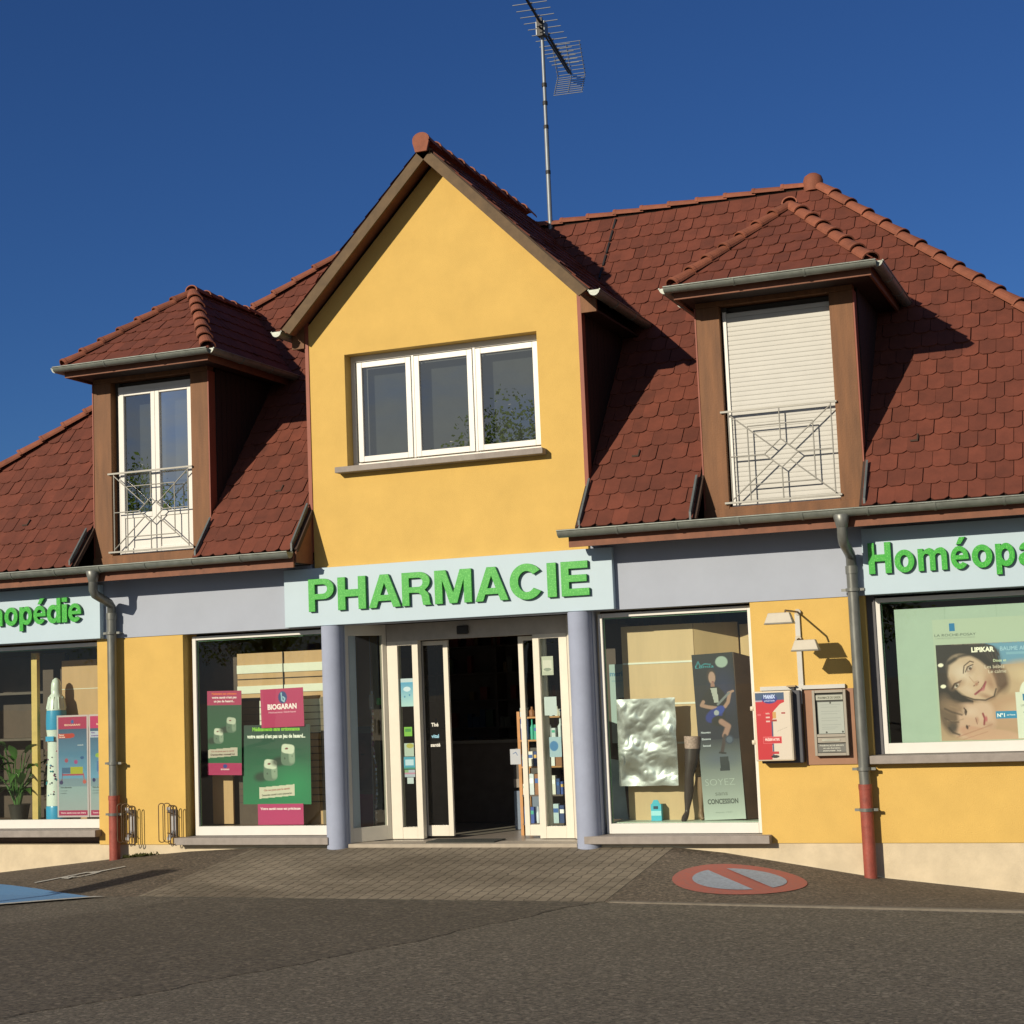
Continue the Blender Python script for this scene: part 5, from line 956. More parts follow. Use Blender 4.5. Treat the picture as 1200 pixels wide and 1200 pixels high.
# crinkled foil sheet
from mathutils import noise as mnoise
M_FOIL = mat('silver_foil', (.93, .96, .93), .25, metal=1.0, var=.02)
def foil():
    nx, nz = 80, 112; vs = []; x0, x1, z0, z1 = 1.715, 2.37, .54, 1.465
    for j in range(nz+1):
        for i in range(nx+1):
            u, v = i/nx, j/nz; e = min(u, 1-u, v, 1-v); w_ = .25*mnoise.noise(Vector((u*1.5, v*1.5, 20))); a = .020*mnoise.noise(Vector((u*1.4+4, v*2.0, 1)))+.016*mnoise.noise(Vector((u*1.3-v*2.2+w_, v*2.8+u*1.9, 3)))+.0055*mnoise.noise(Vector((u*3.0+v*3.5+w_*4, v*5.0-u*3, 9)))-.0016*abs(mnoise.noise(Vector((u*6+v*7+w_*6, v*9-u*6, 12))))*2
            vs.append((x0+(x1-x0)*u+.02*(v-.5)+.006*mnoise.noise(Vector((v*6, u, 2))), .27+a*(.4+1.2*min(1, e*8))-.10*(v-.5)*.4, z0+(z1-z0)*v+.006*mnoise.noise(Vector((u*6, v, 5)))))
    n = len(vs); back = [(x, y+.002, z) for x, y, z in vs]; q = nx+1
    fs = [(j*q+i, j*q+i+1, (j+1)*q+i+1, (j+1)*q+i) for j in range(nz) for i in range(nx)]
    t = MB(); t.add(vs, fs, M_FOIL, True); t.add(back, [f[::-1] for f in fs], M_FOIL, True)
    return tag(t.build('foil_sheet', base=(2.05, .27, .54)), 'blank crinkled silver foil sheet hanging in the shop window', 'foil sheet')
foil()
fixture('foil_cord', (2.05, .5, 1.4), 'thin cord above the silver foil sheet', 'cord', lambda t: t.tube([(1.76, .37, 1.45), (1.80, .71, 1.80)], .002, M_BLACK, 5)) if False else None
# stocking legs
def leg(name, pts, rs, m, lab, band=None):
    t = MB(); t.tube([Vector(p) for p in pts], rs, m, 16); L = tag(t.build(name, base=pts[-1]), lab, 'display leg')
    if band: b = MB(); b.tube(band[0], band[1], mat('lace_pinkish', (.42, .30, .26), .7, var=.4, vscale=60), 16); b.build('lace_band', L)
    return L
def curve_pts(P, n=6):
    out = []; k = len(P)
    for i in range(k-1):
        p0, p1, p2, p3 = [np.array(P[max(0, min(k-1, i+j-1))], float) for j in range(4)]
        for t in np.arange(n)/n: out.append(tuple(0.5*((2*p1)+(-p0+p2)*t+(2*p0-5*p1+4*p2-p3)*t*t+(-p0+3*p1-3*p2+p3)*t**3)))
    out.append(tuple(P[-1])); return out
c = curve_pts([(2.515, 0.34, .93, .078), (2.500, 0.33, .78, .070), (2.475, 0.32, .64, .050), (2.462, 0.34, .54, .050), (2.445, 0.35, .42, .047), (2.430, 0.34, .30, .028), (2.425, 0.33, .25, .026), (2.410, 0.29, .20, .034), (2.400, 0.25, .175, .020)])
leg('mannequin_leg', [p[:3] for p in c], [p[3] for p in c], mat('sheer_black_stocking', (.055, .042, .038), 0.34, var=.1), 'display leg in a sheer black stocking with a lace top', ([(2.517, 0.34, .92), (2.52, .345, 1.05)], [.080, .088]))
c = curve_pts([(2.57, .41, .62, .045), (2.575, .42, .48, .048), (2.565, .41, .34, .028), (2.56, .41, .27, .024), (2.565, .39, .21, .032), (2.59, .37, .175, .018)])
leg('mannequin_leg', [p[:3] for p in c], [p[3] for p in c], mat('tan_stocking', (.22, .14, .08), .5, var=.1), 'second display leg in a tan stocking behind the black one')
def carton(x0, x1, y0, y1, z0, z1, cols, name, lab, cat, bandz=.5):
    t = MB(); t.box(x0, x1, y0, y1, z0, z1, flat(cols[0])); t.box(x0-.001, x1+.001, y0-.001, y1+.001, z0+(z1-z0)*bandz, z0+(z1-z0)*(bandz+.22), flat(cols[1])); t.box(x0+.01, x1-.01, y0-.002, y0, z0+.01, z0+(z1-z0)*.3, flat(cols[2])); return tag(t.build(name, base=((x0+x1)/2, (y0+y1)/2, z0)), lab, cat)
cb = thing('product_box', (2.08, .39, .165), 'small turquoise box on the base below the foil sheet', 'box')
t = MB(); t.box(2.02, 2.135, .36, .42, .166, .34, flat('3fb2cc')); t.box(2.021, 2.134, .358, .360, .22, .27, flat('9fdbe6')); t.box(2.05, 2.10, .357, .358, .29, .32, flat('1d3f52')); t.build('carton', cb)
t = MB(); t.prism([(2.03, .361, .341), (2.125, .361, .341), (2.10, .361, .385), (2.055, .361, .385)], (0, .004, 0), flat('3fb2cc')); t.build('flap', cb)

# giant bottle
def bottle():
    B = thing('giant_bottle', (-5.72, .45, .22), 'giant blue and white display bottle standing in the left shop window', 'display bottle')
    c = (-5.72, .45, .22); wm = mat('white_plastic', (.70, .78, .74), .3, var=.03); bm_ = mat('bright_blue_plastic', (.05, .34, .62), .3, var=.03)
    t = MB(); t.lathe([(.135, .0), (.137, .16), (.132, .18)], c, bm_, 32); t.build('base', B)
    t = MB(); t.lathe([(.131, .182), (.126, .40), (.112, .75), (.110, .95), (.118, 1.06), (.125, 1.12)], c, wm, 32)
    rr = random.Random(3)
    for i in range(26):
        z = rr.uniform(.3, .95); a = rr.uniform(-2.6, -.9); r = .117+.012*max(0, (.75-z)/.5); x, y = c[0]+r*math.cos(a), c[1]+r*math.sin(a); s = rr.uniform(.007, .014)
        t.lathe([(s*.2, -s), (s, -s*.3), (s, s*.3), (s*.2, s)], (x, y, c[2]+z), flat(rr.choice(['3f7fae', '9a4a6a', '55606a', '2f8f9a', '6a3a70'])), 8)
    t.box(c[0]-.07, c[0]+.05, c[1]-.128, c[1]-.115, 1.01+.19, 1.02+.24, mat('bright_blue_plastic', (.05, .34, .62))); t.build('body', B)
    t = MB(); t.lathe([(.126, 1.122), (.129, 1.20), (.126, 1.30), (.120, 1.36)], c, bm_, 32); t.build('band', B)
    t = MB(); t.lathe([(.119, 1.362), (.105, 1.47), (.085, 1.54), (.062, 1.57), (.064, 1.62), (.060, 1.69), (.044, 1.74), (.015, 1.765)], c, wm, 32)
    for i in range(10): a = 2*math.pi*i/10; t.tube([(c[0]+.118*math.cos(a), c[1]+.118*math.sin(a), c[2]+1.38), (c[0]+.09*math.cos(a), c[1]+.09*math.sin(a), c[2]+1.53)], .008, wm, 6)
    t.build('cap', B)
bottle()

# leafy plant
def leaf(mb, base, d, L, w, m, droop=.5):
    d = Vector(d).normalized(); up = Vector((0, 0, 1)); R = d.cross(up).normalized(); vs = []; K = 7
    for i in range(K+1):
        t = i/K; p = Vector(base)+d*(L*t)+up*(-droop*L*t*t*.7); ww = w*math.sin(math.pi*min(.98, max(.05, t))**.8); 
        for s in (-1, 0, 1): vs.append(p+R*(ww*s*.5)+up*(abs(s)*ww*.18))
    fs = [(i*3+j, i*3+j+1, i*3+j+4, i*3+j+3) for i in range(K) for j in range(2)]; mb.add(vs, fs, m, True)
M_LEAF = mat('broad_green_leaf', (.065, .16, .035), .4, var=.35, vscale=8)
def potted():
    B = thing('potted_plant', (-6.30, .42, .22), 'broad-leaved green plant in the left shop window', 'plant'); t = MB(); rr = random.Random(5)
    st = MB()
    for i in range(34):
        a = rr.uniform(0, 6.28); h = rr.uniform(.25, .95); r = rr.uniform(.05, .28); p0 = (-6.30+.04*math.cos(a), .42+.03*math.sin(a), .42); p1 = (-6.30+r*math.cos(a), .42+.5*r*math.sin(a), .40+h*.8); st.tube([p0, ((p0[0]+p1[0])/2-.02, p0[1], (p0[2]+p1[2])/2+.05), p1], .006, M_LEAF, 5)
        leaf(t, p1, (math.cos(a), .5*math.sin(a)-.15, rr.uniform(.1, 1.1)), rr.uniform(.20, .34), rr.uniform(.08, .15), M_LEAF, rr.uniform(.3, 1))
    t.build('foliage', B); st.build('stem', B); pt = MB(); pt.lathe([(.10, 0), (.13, .18), (.14, .2)], (-6.30, .45, .221), mat('dark_pot', (.05, .045, .04), .5), 20); pt.build('pot', B)
potted()

# notices stuck on the door panes
def notice(x0, x1, z0, z1, y, col, lab, fn=None):
    P = Pic(x0, x1, z0, z1, y, col, res=.006, th=.002)
    if fn: fn(P)
    return P.done('notice', lab, 'notice', 'notices stuck on the door glass')
ny = .533
notice(-.97, -.815, 1.47, 1.79, ny, '58b6d6', 'turquoise notice with white dots high on the left fixed pane', lambda P: (P.vgrad(0, P.w, 0, P.h*.85, 'a7dcd6', '3aa0c8'), P.rect(0, P.w, P.h*.86, P.h, 'b8d6dc'), P.ell(P.w*.5, P.h*.62, .05, .03, 'c8e8f0'), P.ell(P.w*.3, P.h*.35, .012, .012, '2c8ab4'), P.ell(P.w*.7, P.h*.4, .012, .012, '2c8ab4')))
notice(-.945, -.845, 1.13, 1.235, ny, '6fbf2c', 'lime green square sticker on the left fixed pane', lambda P: P.rect(.015, P.w-.015, P.h*.5, P.h*.85, '2f8f2a'))
notice(-.95, -.83, .90, 1.05, ny, 'a9c6b4', 'pale green torn notice below the lime sticker', lambda P: P.ell(P.w*.6, P.h*.8, .05, .03, 'a8b04a'))
notice(-.962, -.82, .755, .895, ny, '3a9fb8', 'teal framed notice on the left fixed pane', lambda P: (P.rect(.02, P.w-.02, P.h*.3, P.h*.8, 'b4dde8'), P.rect(0, P.w, 0, P.h*.15, '2a8a72')))
notice(-.955, -.825, .665, .748, ny, 'a3b9c4', 'grey striped notice under the teal one', lambda P: (P.rect(0, P.w, P.h*.4, P.h*.6, 'b48aa0'), P.rect(0, P.w*.4, P.h*.65, P.h, '7fae7a')))
notice(-.925, -.845, .59, .66, ny, 'b8d2cf', 'smallest pale label at the bottom of the left pane notices')
notice(.775, .915, 1.76, 1.97, ny, 'aebfa8', 'pale crumpled sheet highest on the right fixed pane', lambda P: (P.rect(.02, P.w-.02, P.h*.2, P.h*.8, 'c8d4c0'), P.ell(P.w*.5, P.h*.3, .05, .02, '7f9480')))
notice(.79, .935, 1.315, 1.52, ny, 'b9d2ce', 'plain pale blue sheet in the middle of the right fixed pane')
notice(.83, .972, .855, 1.075, ny, '96c0c8', 'pale sheet with a blue disc on the right fixed pane', lambda P: P.ell(P.w*.38, P.h*.55, .055, .06, '2c7cae'))
notice(.33, .455, .78, .95, .60, 'c4cbd2', 'white paper with a blue squiggle on the right sliding door edge', lambda P: P.stroke([(P.w*.3, P.h*.7), (P.w*.55, P.h*.8), (P.w*.7, P.h*.6)], .01, '5a7aa8'))
t = MB(); 
for i, (s, z) in enumerate((('Thé', 1.23), ('vital', 1.10), ('santé', 1.00))): text_on(t, s, -.60, z, .04, .63, flat('d8d8d0' if i != 1 else '8ac0d8'), .03)
tag(t.build('door_lettering', base=(-.6, .63, 1.0)), 'small white stick-on words on the left sliding door', 'lettering')

# product stand inside the door
def stand():
    B = thing('product_stand', (.66, 1.0, -.038), 'orange wooden stand crowded with bottles and boxes behind the right door', 'product stand'); ow = mat('orange_wood', (.45, .22, .07), .5, var=.15)
    t = MB(); 
    for x in (.30, 1.0): t.box(x, x+.035, .92, .97, -.038, 1.36, ow); t.box(x, x+.035, 1.18, 1.22, -.038, 1.36, ow)
    t.build('frame', B); rr = random.Random(11)
    for z in (.08, .40, .72, 1.02, 1.28):
        t = MB(); t.box(.336, .999, .90, 1.22, z, z+.018, dk if z < .5 else ow); t.build('shelf', B)
        x = .35
        while x < .95:
            w = rr.uniform(.05, .10); h = rr.uniform(.12, .24) if z < 1.2 else rr.uniform(.06, .12); c = rr.choice(['c9d6dc', 'e3e2d8', '2c4f9e', '3aa890', 'c8a070', 'b8cfd8', '8e5f3c', '23427a', 'e0e6e8'])
            t = MB()
            if rr.random() < .5: t.box(x, x+w-.012, .905, .97, z+.019, z+.019+h, flat(c)); t.box(x+.004, x+w-.016, .903, .905, z+.03+h*.5, z+.03+h*.72, flat(rr.choice(['ffffff', '2d5fa8', '3aa890', 'd6b05c'])))
            else: t.lathe([(w*.36, 0), (w*.38, h*.6), (w*.15, h*.75), (w*.15, h)], (x+w/2, .94, z+.019), flat(c), 12)
            t.build('product', B); x += w
stand()
fixture('reflection_panel', (.15, 1.6, -.038), 'grey blue panel coloured as a reflection in the open doorway', 'display panel', lambda t: (t.box(-.02, .34, 1.55, 1.58, -.03, .42, mat('blue_grey_panel', (.14, .19, .26), .4)), t.box(-.02, .34, 1.552, 1.58, .46, .56, mat('grey_sheen', (.22, .2, .17), .4)), t.box(-.02, .34, 1.56, 1.60, .56, .92, mat('dark_grey_panel', (.06, .055, .05), .5)), t.box(.0, .03, 1.58, 1.62, -.03, .9, M_BLACK)))  # panel colours imitate a blue-grey reflection inside the doorway
# face poster standee and garland behind the slanted glass on the left
P = Pic(-1.90, -1.58, .06, 1.25, .95, '1a0f0e'); w, h = P.w, P.h; P.rect(0, w, 0, h*.33, '8a1648').rect(0, w, h*.33, h*.37, '5a524c').rect(0, w, h*.93, h*1.0, '3d5f5a'); P.ell(w*.5, h*.66, .17, .27, '5a3428', 0, .4).ell(w*.4, h*.68, .07, .14, '7a4a3a', 0, .9).ell(w*.38, h*.72, .03, .012, '20100e').ell(w*.62, h*.72, .03, .012, '20100e').stroke([(w*.42, h*.58), (w*.58, h*.58)], .02, '4a1a1a').stroke([(w*.5, h*.72), (w*.52, h*.64)], .012, '3a1c16')
P.done('poster', 'dim brown face poster with a magenta foot behind the slanted glass', 'poster', 'shop window posters')
def garl(t):
    rr = random.Random(2); z = 1.62; x = -1.40
    while z > .12:
        x += rr.uniform(-.012, .012); x = min(-1.36, max(-1.45, x)); s = rr.uniform(.012, .026); t.lathe([(.002, 0), (s*.6, s*.5), (s*.4, s*1.4), (.002, s*1.8)], (x, .62, z), flat(rr.choice(['c9c8c0', '9a9a94', 'b4a8a0', '7a3a4a', 'd8dcd4'])), 7); z -= s*1.8
    t.tube([(-1.40, .62, 2.4), (-1.40, .62, 1.6), (-1.41, .62, .1)], .003, flat('8a8a84'), 5); t.box(-1.42, -1.37, .61, .63, 1.45, 1.62, flat('a8a294')); t.box(-1.35, -1.25, .66, .665, 1.50, 1.58, flat('3a9a3a'))
fixture('garland', (-1.4, .62, .1), 'thin hanging chain of small pale pieces behind the slanted glass', 'garland', garl)

# ================================================================== WALL THINGS
def dispenser():
    B = thing('vending_box', (3.51, -.11, .80), 'red and cream wall vending box with a blue oval badge', 'vending box')
    dg = mat('dark_steel_side', (.045, .05, .065), .5); cr = mat('cream_enamel', (.62, .56, .44), .35, var=.05)
    t = MB(); t.box(3.36, 3.79, -.10, -.0, .77, 1.50, dg); t.build('case', B, bevel=.01)
    t = MB(); t.box(3.325, 3.715, -.20, -.101, .80, 1.50, cr); t.build('door', B, bevel=.012)
    P = Pic(3.350, 3.700, .815, 1.485, -.2035, 'e6ddcc', res=.005, th=.003); w, h = P.w, P.h
    P.rect(0, w*.84, h*.885, h, '3a5a80').poly([(0, 0), (w*.42, 0), (w*.46, h*.55), (w*.52, h*.72), (w*.70, h*.82), (w*.84, h*.855), (w*.84, h*.89), (0, h*.89)], 'cf1f30').rect(0, w*.2, h*.865, h*.885, 'b8a8c0'); P.stroke([(w*.455, h*.05), (w*.46, h*.58)], .018, '24407a')
    P.ell(w*.42, h*.905, .085, .05, '203a90'); P.ell(w*.42, h*.925, .06, .02, '8fa8dc', 0, .5, .8)
    for i in range(3): P.rect(w*.28, w*.40, h*(.68-i*.06), h*(.705-i*.06), 'eac8c0')
    P.rect(w*.48, w*.58, h*.61, h*.71, 'd9a860').rect(w*.44, w*.60, h*.57, h*.60, 'a83a2a').rect(w*.75, w*.86, h*.68, h*.70, 'b04040').rect(w*.17, w*.72, h*.24, h*.34, 'e86a70').rect(w*.185, w*.705, h*.25, h*.33, 'cc2a36').rect(w*.05, w*.14, h*.66, h*.69, 'e0606a').rect(w*.34, w*.62, h*.08, h*.12, 'c83038').ell(w*.5, h*.045, .045, .016, '20242c').stroke([(w*.6, h*.42), (w*.9, h*.48)], .004, 'b0a898')
    P.text('MANIX', w*.42, h*.915, .036, 'b9cdf2', .04, w*.34).text('préservatifs', w*.42, h*.87, .014, 'b9cdf2', .02, w*.3).text('CHOIX', w*.34, h*.69, .018, 'cf1f30', .03).text('PRÉSERVATIFS', w*.44, h*.28, .024, 'f2d0cc', .03, w*.42)
    P.done('printed_front', None, None, parent=B)
    for z in (1.33, .99):
        t = MB(); t.lathe([(.004, -.024), (.022, -.02), (.022, .02), (.004, .024)], (3.305, -.16, z), cr, 12); t.build('hinge', B)
    t = MB(); t.box(3.70, 3.73, -.085, -.06, 1.50, 1.535, M_BLACK); t.box(3.655, 3.745, -.10, -.05, 1.535, 1.55, mat('brass_clip', (.35, .25, .12), .5)); t.build('lock', B)
dispenser()
def infobox():
    B = thing('duty_display', (4.07, -.04, .75), 'grey metal duty pharmacy display case holding a white sheet', 'display case'); gm = mat('grey_beige_metal', (.30, .28, .235), .4, metal=.2, var=.06)
    t = MB(); t.box(3.80, 4.31, -.018, 0, .745, 1.50, mat('terracotta_board', (.29, .155, .095), .7, var=.06)); t.build('backboard', B)
    t = MB(); x0, x1, z0, z1 = 3.905, 4.245, .835, 1.49; frame_rect(t, x0, x1, z0, z1, -.09, .028, .072, gm); t.box(x0+.028, x1-.028, -.06, -.02, z0+.028, z1-.028, mat('dark_case_inside', (.03, .035, .03), .6)); t.box(x0+.028, x1-.028, -.085, -.061, 1.02, 1.05, gm); t.build('case', B, bevel=.003)
    P = Pic(3.955, 4.212, 1.055, 1.37, -.075, 'b6c0b8', res=.006, th=.002, tilt=0)
    for i in range(12): P.rect(.03, P.w-.03-.03*(i % 3), P.h*(.90-i*.07), P.h*(.905-i*.07)+.003, 'a4aea8')
    for a, b in ((.5, .97), (.3, .04), (.93, .05)): P.ell(P.w*a, P.h*b, .010, .010, '20241f')
    P.done('sheet', None, None, parent=B)
    t = MB(); t.box(3.94, 4.21, -.070, -.0605, 1.39, 1.44, mat('pale_header_strip', (.36, .38, .32), .5)); text_on(t, 'PHARMACIE DE GARDE', 4.075, 1.402, .024, -.0712, flat('5a5f52'), .02, wid=.23)
    t.box(3.935, 4.215, -.08, -.0605, .868, .955, mat('slate_plate', (.12, .125, .115), .5)); t.box(3.935, 4.215, -.078, -.0605, .965, 1.015, gm); t.box(3.98, 4.16, -.083, -.078, .98, 1.0, mat('pale_header_strip', (.36, .38, .32)))
    text_on(t, 'PHARMACIE DE SERVICE', 4.075, .930, .013, -.0815, flat('c8ccc0'), .02, wid=.24); text_on(t, 'en cas d\'urgence', 4.075, .905, .013, -.0815, flat('c8ccc0'), .02, wid=.17); text_on(t, 'sonner ici', 4.075, .880, .013, -.0815, flat('c8ccc0'), .02, wid=.18); t.build('plate', B)
infobox()
def duct(t): t.box(3.37, 4.235, -.045, 0, 1.505, 1.545, M_SHUT); t.box(3.765, 3.815, -.03, 0, 1.545, 2.27, M_SHUT); t.box(3.745, 3.80, -.055, -.0455, 1.36, 1.52, M_SHUT)
fixture('cable_duct', (3.79, 0, 1.5), 'cream cable duct rising to the wall floodlights', 'cable duct', duct)
def flood(x, y, z, w, arm, lab, turn=0):
    B = thing('floodlight', (x, y, z), lab, 'floodlight', 'floodlights on the yellow wall'); m = mat('cream_lamp_enamel', (.46, .43, .35), .5, var=.06); h = .10
    t = MB(); a, b = w/2, w/2-.035; d0, d1 = .10, .03
    lo = [(x-a, y-d0, z-h/2), (x+a, y-d0, z-h/2), (x+a, y+d1, z-h/2), (x-a, y+d1, z-h/2)]; up = [(x-b, y-d0+.03, z+h/2), (x+b, y-d0+.03, z+h/2), (x+b, y+d1-.02, z+h/2), (x-b, y+d1-.02, z+h/2)]
    t.add(lo+up, [(0, 1, 2, 3), (4, 5, 6, 7), (0, 1, 5, 4), (1, 2, 6, 5), (2, 3, 7, 6), (3, 0, 4, 7)], m); t.box(x-a-.004, x+a+.004, y-d0-.004, y+d1+.004, z-h/2-.012, z-h/2, mat('grey_lamp_glass', (.25, .25, .23), .3)); t.build('housing', B, bevel=.006)
    t = MB(); t.tube(arm, .010, mat('brown_arm', (.22, .14, .08), .5), 8); t.tube([arm[0], (arm[0][0], -.04, arm[0][2])], .032, m, 12); t.build('arm', B)
flood(3.765, -.72, 2.215, .28, [(3.80, -.0, 2.29), (3.80, -.62, 2.29), (3.80, -.66, 2.25)], 'upper cream floodlight on a long arm out from the wall')
flood(3.955, -.46, 1.945, .27, [(3.79, -.0, 2.02), (3.86, -.4, 2.0), (3.90, -.42, 1.98)], 'lower cream floodlight nearer the drainpipe')

def bike_rack(x, z, lab):
    B = thing('bicycle_holder', (x, 0, z-.25), lab, 'bike holder', 'wire bicycle holders on the yellow wall'); wm = mat('rusty_wire', (.13, .085, .05), .5, metal=.4, var=.3)
    for i, (dx, dz, yy, wd) in enumerate(((-.085, .012, -.12, .058), (-.028, .012, -.10, .080), (.040, -.012, -.12, .052), (.088, -.012, -.14, .052))):
        t = MB(); pts = []; hh_ = .225; r = wd/2; cx = x+dx
        for k in range(9): a = math.pi*k/8; pts.append((cx+r*math.cos(a), yy+.02*math.cos(a), z+dz+hh_-r+r*math.sin(a)))
        for k in range(9): a = math.pi+math.pi*k/8; pts.append((cx+r*math.cos(a), yy+.02*math.cos(a), z+dz-hh_+r+r*math.sin(a)))
        t.tube(pts, .0055, wm, 6, closed=True)
        if i in (1, 2):
            for s in (.12, -.12): t.tube([(cx, yy, z+dz+s), (x+.02, -.05, z+s)], .0055, wm, 6)
        t.build('hoop', B)
    t = MB(); t.box(x-.01, x+.05, -.035, 0, z-.16, z+.16, mat('galvanised_bracket', (.33, .34, .36), .4, metal=.4)); t.prism([(x-.005, -.036, z+.08), (x+.045, -.036, z+.08), (x+.02, -.10, z+.16), (x-.03, -.10, z+.16)], (0, .0, .03), mat('galvanised_bracket', (.33, .34, .36))); t.prism([(x-.005, -.036, z-.11), (x+.045, -.036, z-.11), (x+.02, -.10, z-.19), (x-.03, -.10, z-.19)], (0, .0, .03), mat('galvanised_bracket', (.33, .34, .36))); t.build('bracket', B)
bike_rack(-4.30, .215, 'wire bicycle holder on the wall right beside the left drainpipe'); bike_rack(-3.725, .215, 'wire bicycle holder on the wall beside the dice poster window')

def weed():
    t = MB(); rr = random.Random(9); m = mat('dusty_weed', (.10, .11, .03), .8, var=.4, vscale=30, island=.3)
    for i in range(260):
        x = rr.gauss(-4.17, .12); x = min(-3.9, max(-4.40, x)); g = gz(x, -.03); L = rr.uniform(.02, .065); leaf(t, (x, -.03-rr.uniform(0, .06), g), (rr.uniform(-1, 1), rr.uniform(-.8, .3), rr.uniform(.3, 1.4)), L, L*.4, m, rr.uniform(0, .8))
    return tag(t.build('weed_tuft', base=(-4.17, -.04, gz(-4.17, 0))), 'low dusty weeds growing at the wall foot right of the left drainpipe', 'weeds')
weed()

# ================================================================== ROOF AERIAL
def aerial():
    M = Vector((.16, 3.2, 10.42)); d = Vector((-.1286, .9917, 0)); R = Vector((.9917, .1286, 0)); B = thing('television_aerial', (.16, 3.2, 7.7), 'tall television aerial on a thin mast above the gable', 'aerial')
    t = MB(); t.tube([(.16, 3.2, 7.5), (.16, 3.2, 9.0)], .030, M_ALU, 10); t.tube([(.16, 3.2, 9.0), (.16, 3.2, 10.50)], .024, M_ALU, 10)
    for z in (9.35, 9.6, 9.02, 8.4): t.tube([(.16, 3.2, z-.025), (.16, 3.2, z+.025)], .034, M_BLACK, 10)
    t.build('mast', B)
    t = MB(); bl = mat('dark_boom', (.04, .04, .045), .5); t.bar(M+d*-1.15+Vector((0, 0, .02)), M+d*1.85+Vector((0, 0, .02)), .028, .028, bl); t.bar(M+d*-.2+Vector((0, 0, -.07)), M+d*1.7+Vector((0, 0, -.03)), .02, .02, bl); t.build('boom', B)
    t = MB(); t.box(.10, .22, 3.13, 3.27, 10.28, 10.46, M_ALU); t.box(.12, .20, 3.10, 3.13, 10.25, 10.5, M_BLACK); t.build('clamp', B)
    s = -1.1; i = 0
    while s < 1.55:
        L = .23-.02*max(0, s); c = M+d*s+Vector((0, 0, .035)); t = MB(); t.tube([c-R*L, c+R*L], .0065, M_ALU, 6); t.bar(c-R*.03, c+R*.03, .03, .02, bl); t.build('director', B); s += .21 if s < .6 else .14
    V = M+d*1.88
    for sg in (1, -1):
        t = MB(); e = Vector((0, 0, sg*.36))-d*.30
        for k in range(9): c = V+e*(k/8)+Vector((0, 0, sg*.02)); t.tube([c-R*.215, c+R*.215], .0055, M_ALU, 6)
        for q in (-.20, .0, .20): t.tube([V+R*q, V+R*q+e*1.02], .0055, M_ALU, 6)
        t.build('reflector', B)
aerial()

# ================================================================== ROAD PAINT AND WHAT THROWS THE SHADOW ON IT
ground_poly('parking_bay_marking', [([(-3.02, -2.50), (-5.0, -4.25), (-9.0, -3.0), (-5.2, -1.55)], M_PBAY, 0.006), ([(-2.93, -2.46), (-3.06, -2.46), (-5.05, -4.22), (-4.95, -4.32)], M_PWHT, 0.012)], 'worn blue parking bay paint with a pale edge line', 'road marking')
def wheelchair():
    a, b = (-4.42, -1.66), (-3.86, -.80); dx, dy = b[0]-a[0], b[1]-a[1]; nx_, ny_ = -dy, dx
    Q = lambda u, v: (a[0]+dx*u+nx_*v, a[1]+dy*u+ny_*v); pl = []
    pl.append(([Q(0, .04), Q(.62, .13), Q(.62, .07), Q(0, -.02)], M_PWHT, 0.004)); pl.append(([Q(.60, .02), Q(1, .0), Q(1, -.05), Q(.60, -.06)], M_PWHT, 0.004))
    for k in range(12):
        a0, a1 = 2*math.pi*k/12, 2*math.pi*(k+.9)/12; pl.append(([Q(.50+.22*math.cos(t_), -.02+.13*math.sin(t_)) for t_ in (a0, a1)]+[Q(.50+.15*math.cos(t_), -.02+.08*math.sin(t_)) for t_ in (a1, a0)], M_PWHT, 0.004))
    pl.append(([Q(.28, -.10), Q(.40, -.02), Q(.44, -.06), Q(.30, -.16)], M_PWHT, .008))
    return ground_poly('wheelchair_marking', pl, 'small worn white wheelchair symbol painted on the pavement', 'road marking')
wheelchair()
def sign_post():
    # stands out of frame to the left; its plate throws the dark streak on the pavement
    g = (-3.45, -1.85); h = 2.35; L = 1/.4235; bx, by = g[0]-.4448*h*L, g[1]-1.0*h*L; B = thing('road_sign', (bx, by, gz(bx, by)), 'road sign on a grey post, whose plate casts the streak beside the blue bay', 'road sign')
    t = MB(); t.tube([(bx, by, -.3), (bx, by, h+.15)], .03, mat('galvanised_bracket', (.33, .34, .36)), 12); t.build('post', B); t = MB(); t.box(bx-.20, bx+.20, by-.04, by-.03, h-.45, h+.15, mat('sign_blue', (.03, .12, .42), .4)); t.build('plate', B, bevel=.02)
sign_post()

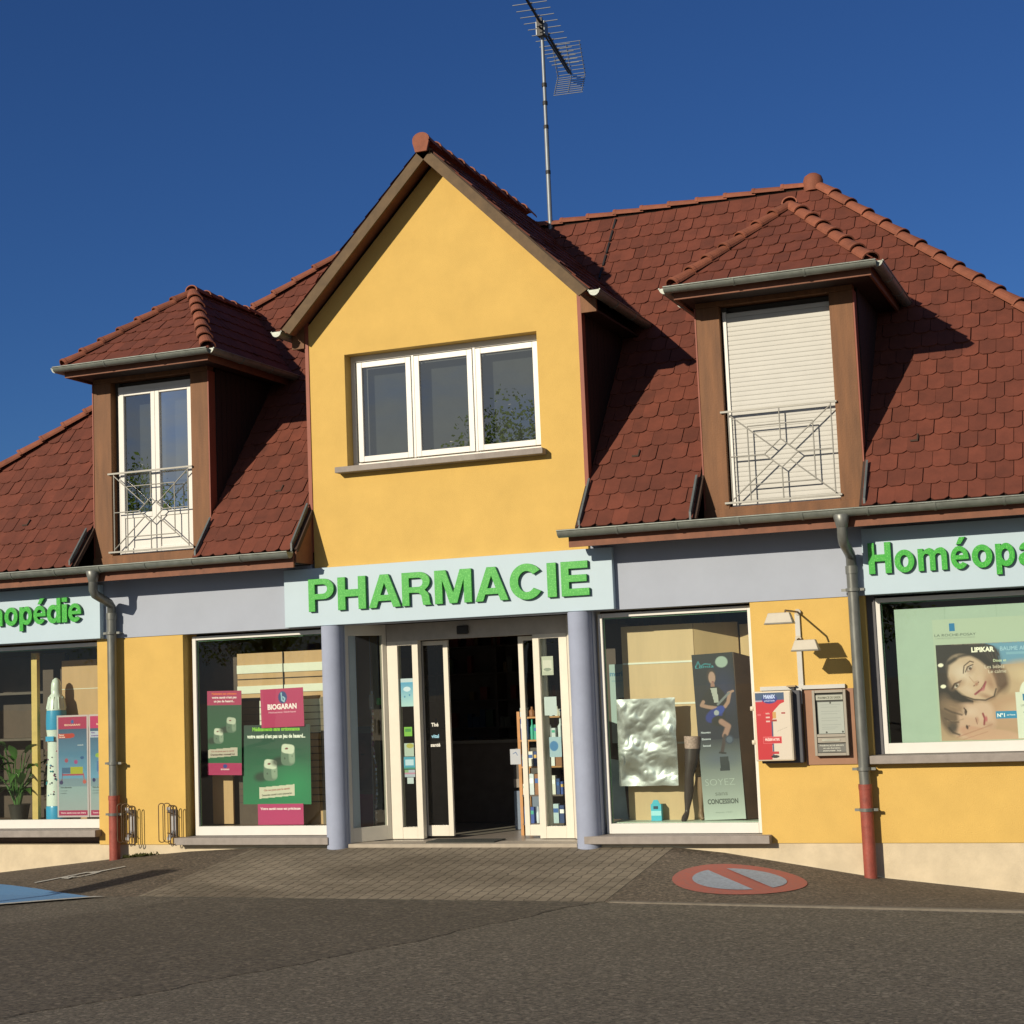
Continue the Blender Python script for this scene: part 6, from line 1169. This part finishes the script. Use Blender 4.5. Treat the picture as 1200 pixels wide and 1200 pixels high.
# ================================================================== ACROSS THE STREET (seen mirrored in the panes)
def leaf_mat():
    m = mat('foliage', (.075, .13, .03), .6, var=.4, vscale=1.2, island=.35); n = m.node_tree.nodes; l = m.node_tree.links; p = n['Principled BSDF']
    out = [q for q in n if q.type == 'OUTPUT_MATERIAL'][0]; tr = n.new('ShaderNodeBsdfTranslucent'); tr.inputs[0].default_value = (.22, .34, .05, 1); mx = n.new('ShaderNodeMixShader'); mx.inputs[0].default_value = .45
    l.new(p.outputs[0], mx.inputs[1]); l.new(tr.outputs[0], mx.inputs[2]); l.new(mx.outputs[0], out.inputs[0]); return m
M_FOL = leaf_mat()
def tree(x, y, h, r, seed, lab):
    B = thing('street_tree', (x, y, -.2), lab, 'tree', 'trees across the street'); rr = random.Random(seed); t = MB(); bark = mat('bark', (.10, .075, .05), .9, var=.3, vscale=8)
    t.tube([(x, y, -.4), (x+.1, y, h*.25), (x-.1, y, h*.5), (x, y, h*.75)], [.28, .22, .16, .06], bark, 9)
    for k in range(9): a = rr.uniform(0, 6.28); z = h*rr.uniform(.3, .6); t.tube([(x, y, z), (x+r*.35*math.cos(a), y+r*.35*math.sin(a), z+h*.12), (x+r*.7*math.cos(a), y+r*.7*math.sin(a), z+h*.2)], [.10, .06, .02], bark, 6)
    t.build('trunk', B); t = MB(); m = M_FOL
    cl = []
    for k in range(34):
        a = rr.uniform(0, 6.28); q = rr.uniform(.1, .85); z = h*rr.uniform(.32, .95); kk = 1-abs(z/h-.6)*1.3; cl.append((x+r*q*kk*math.cos(a), y+r*q*kk*math.sin(a), z, rr.uniform(.55, 1.1)*r*.33))
    for k in range(8000):
        c = rr.choice(cl); v = Vector((rr.gauss(0, 1), rr.gauss(0, 1), rr.gauss(0, 1))).normalized()*c[3]*rr.uniform(.6, 1.05); p = Vector(c[:3])+v; s = rr.uniform(.06, .12)
        a = Vector((rr.uniform(-1, 1), rr.uniform(-1, 1), rr.uniform(-1, 1))).normalized(); b = a.cross(Vector((rr.uniform(-1, 1), rr.uniform(-1, 1), rr.uniform(-1, 1)))).normalized(); t.add([p-a*s, p+b*s*.6, p+a*s, p-b*s*.6], [(0, 1, 2, 3)], m)
    t.build('crown', B)
tree(-15.3, -41, 12.6, 4.2, 1, 'tall bushy tree across the street, mirrored in the gable window')
tree(-27, -42, 11.5, 4.5, 2, 'wide added tree across the street, darkening the dice poster window')  # added, like the trees below, to darken the shop window reflections
tree(-36, -46, 12.5, 4.8, 3, 'added tree across the street, darkening the plant window')
tree(-3, -44, 10.0, 4.0, 4, 'smaller added tree across the street, darkening the foil window')
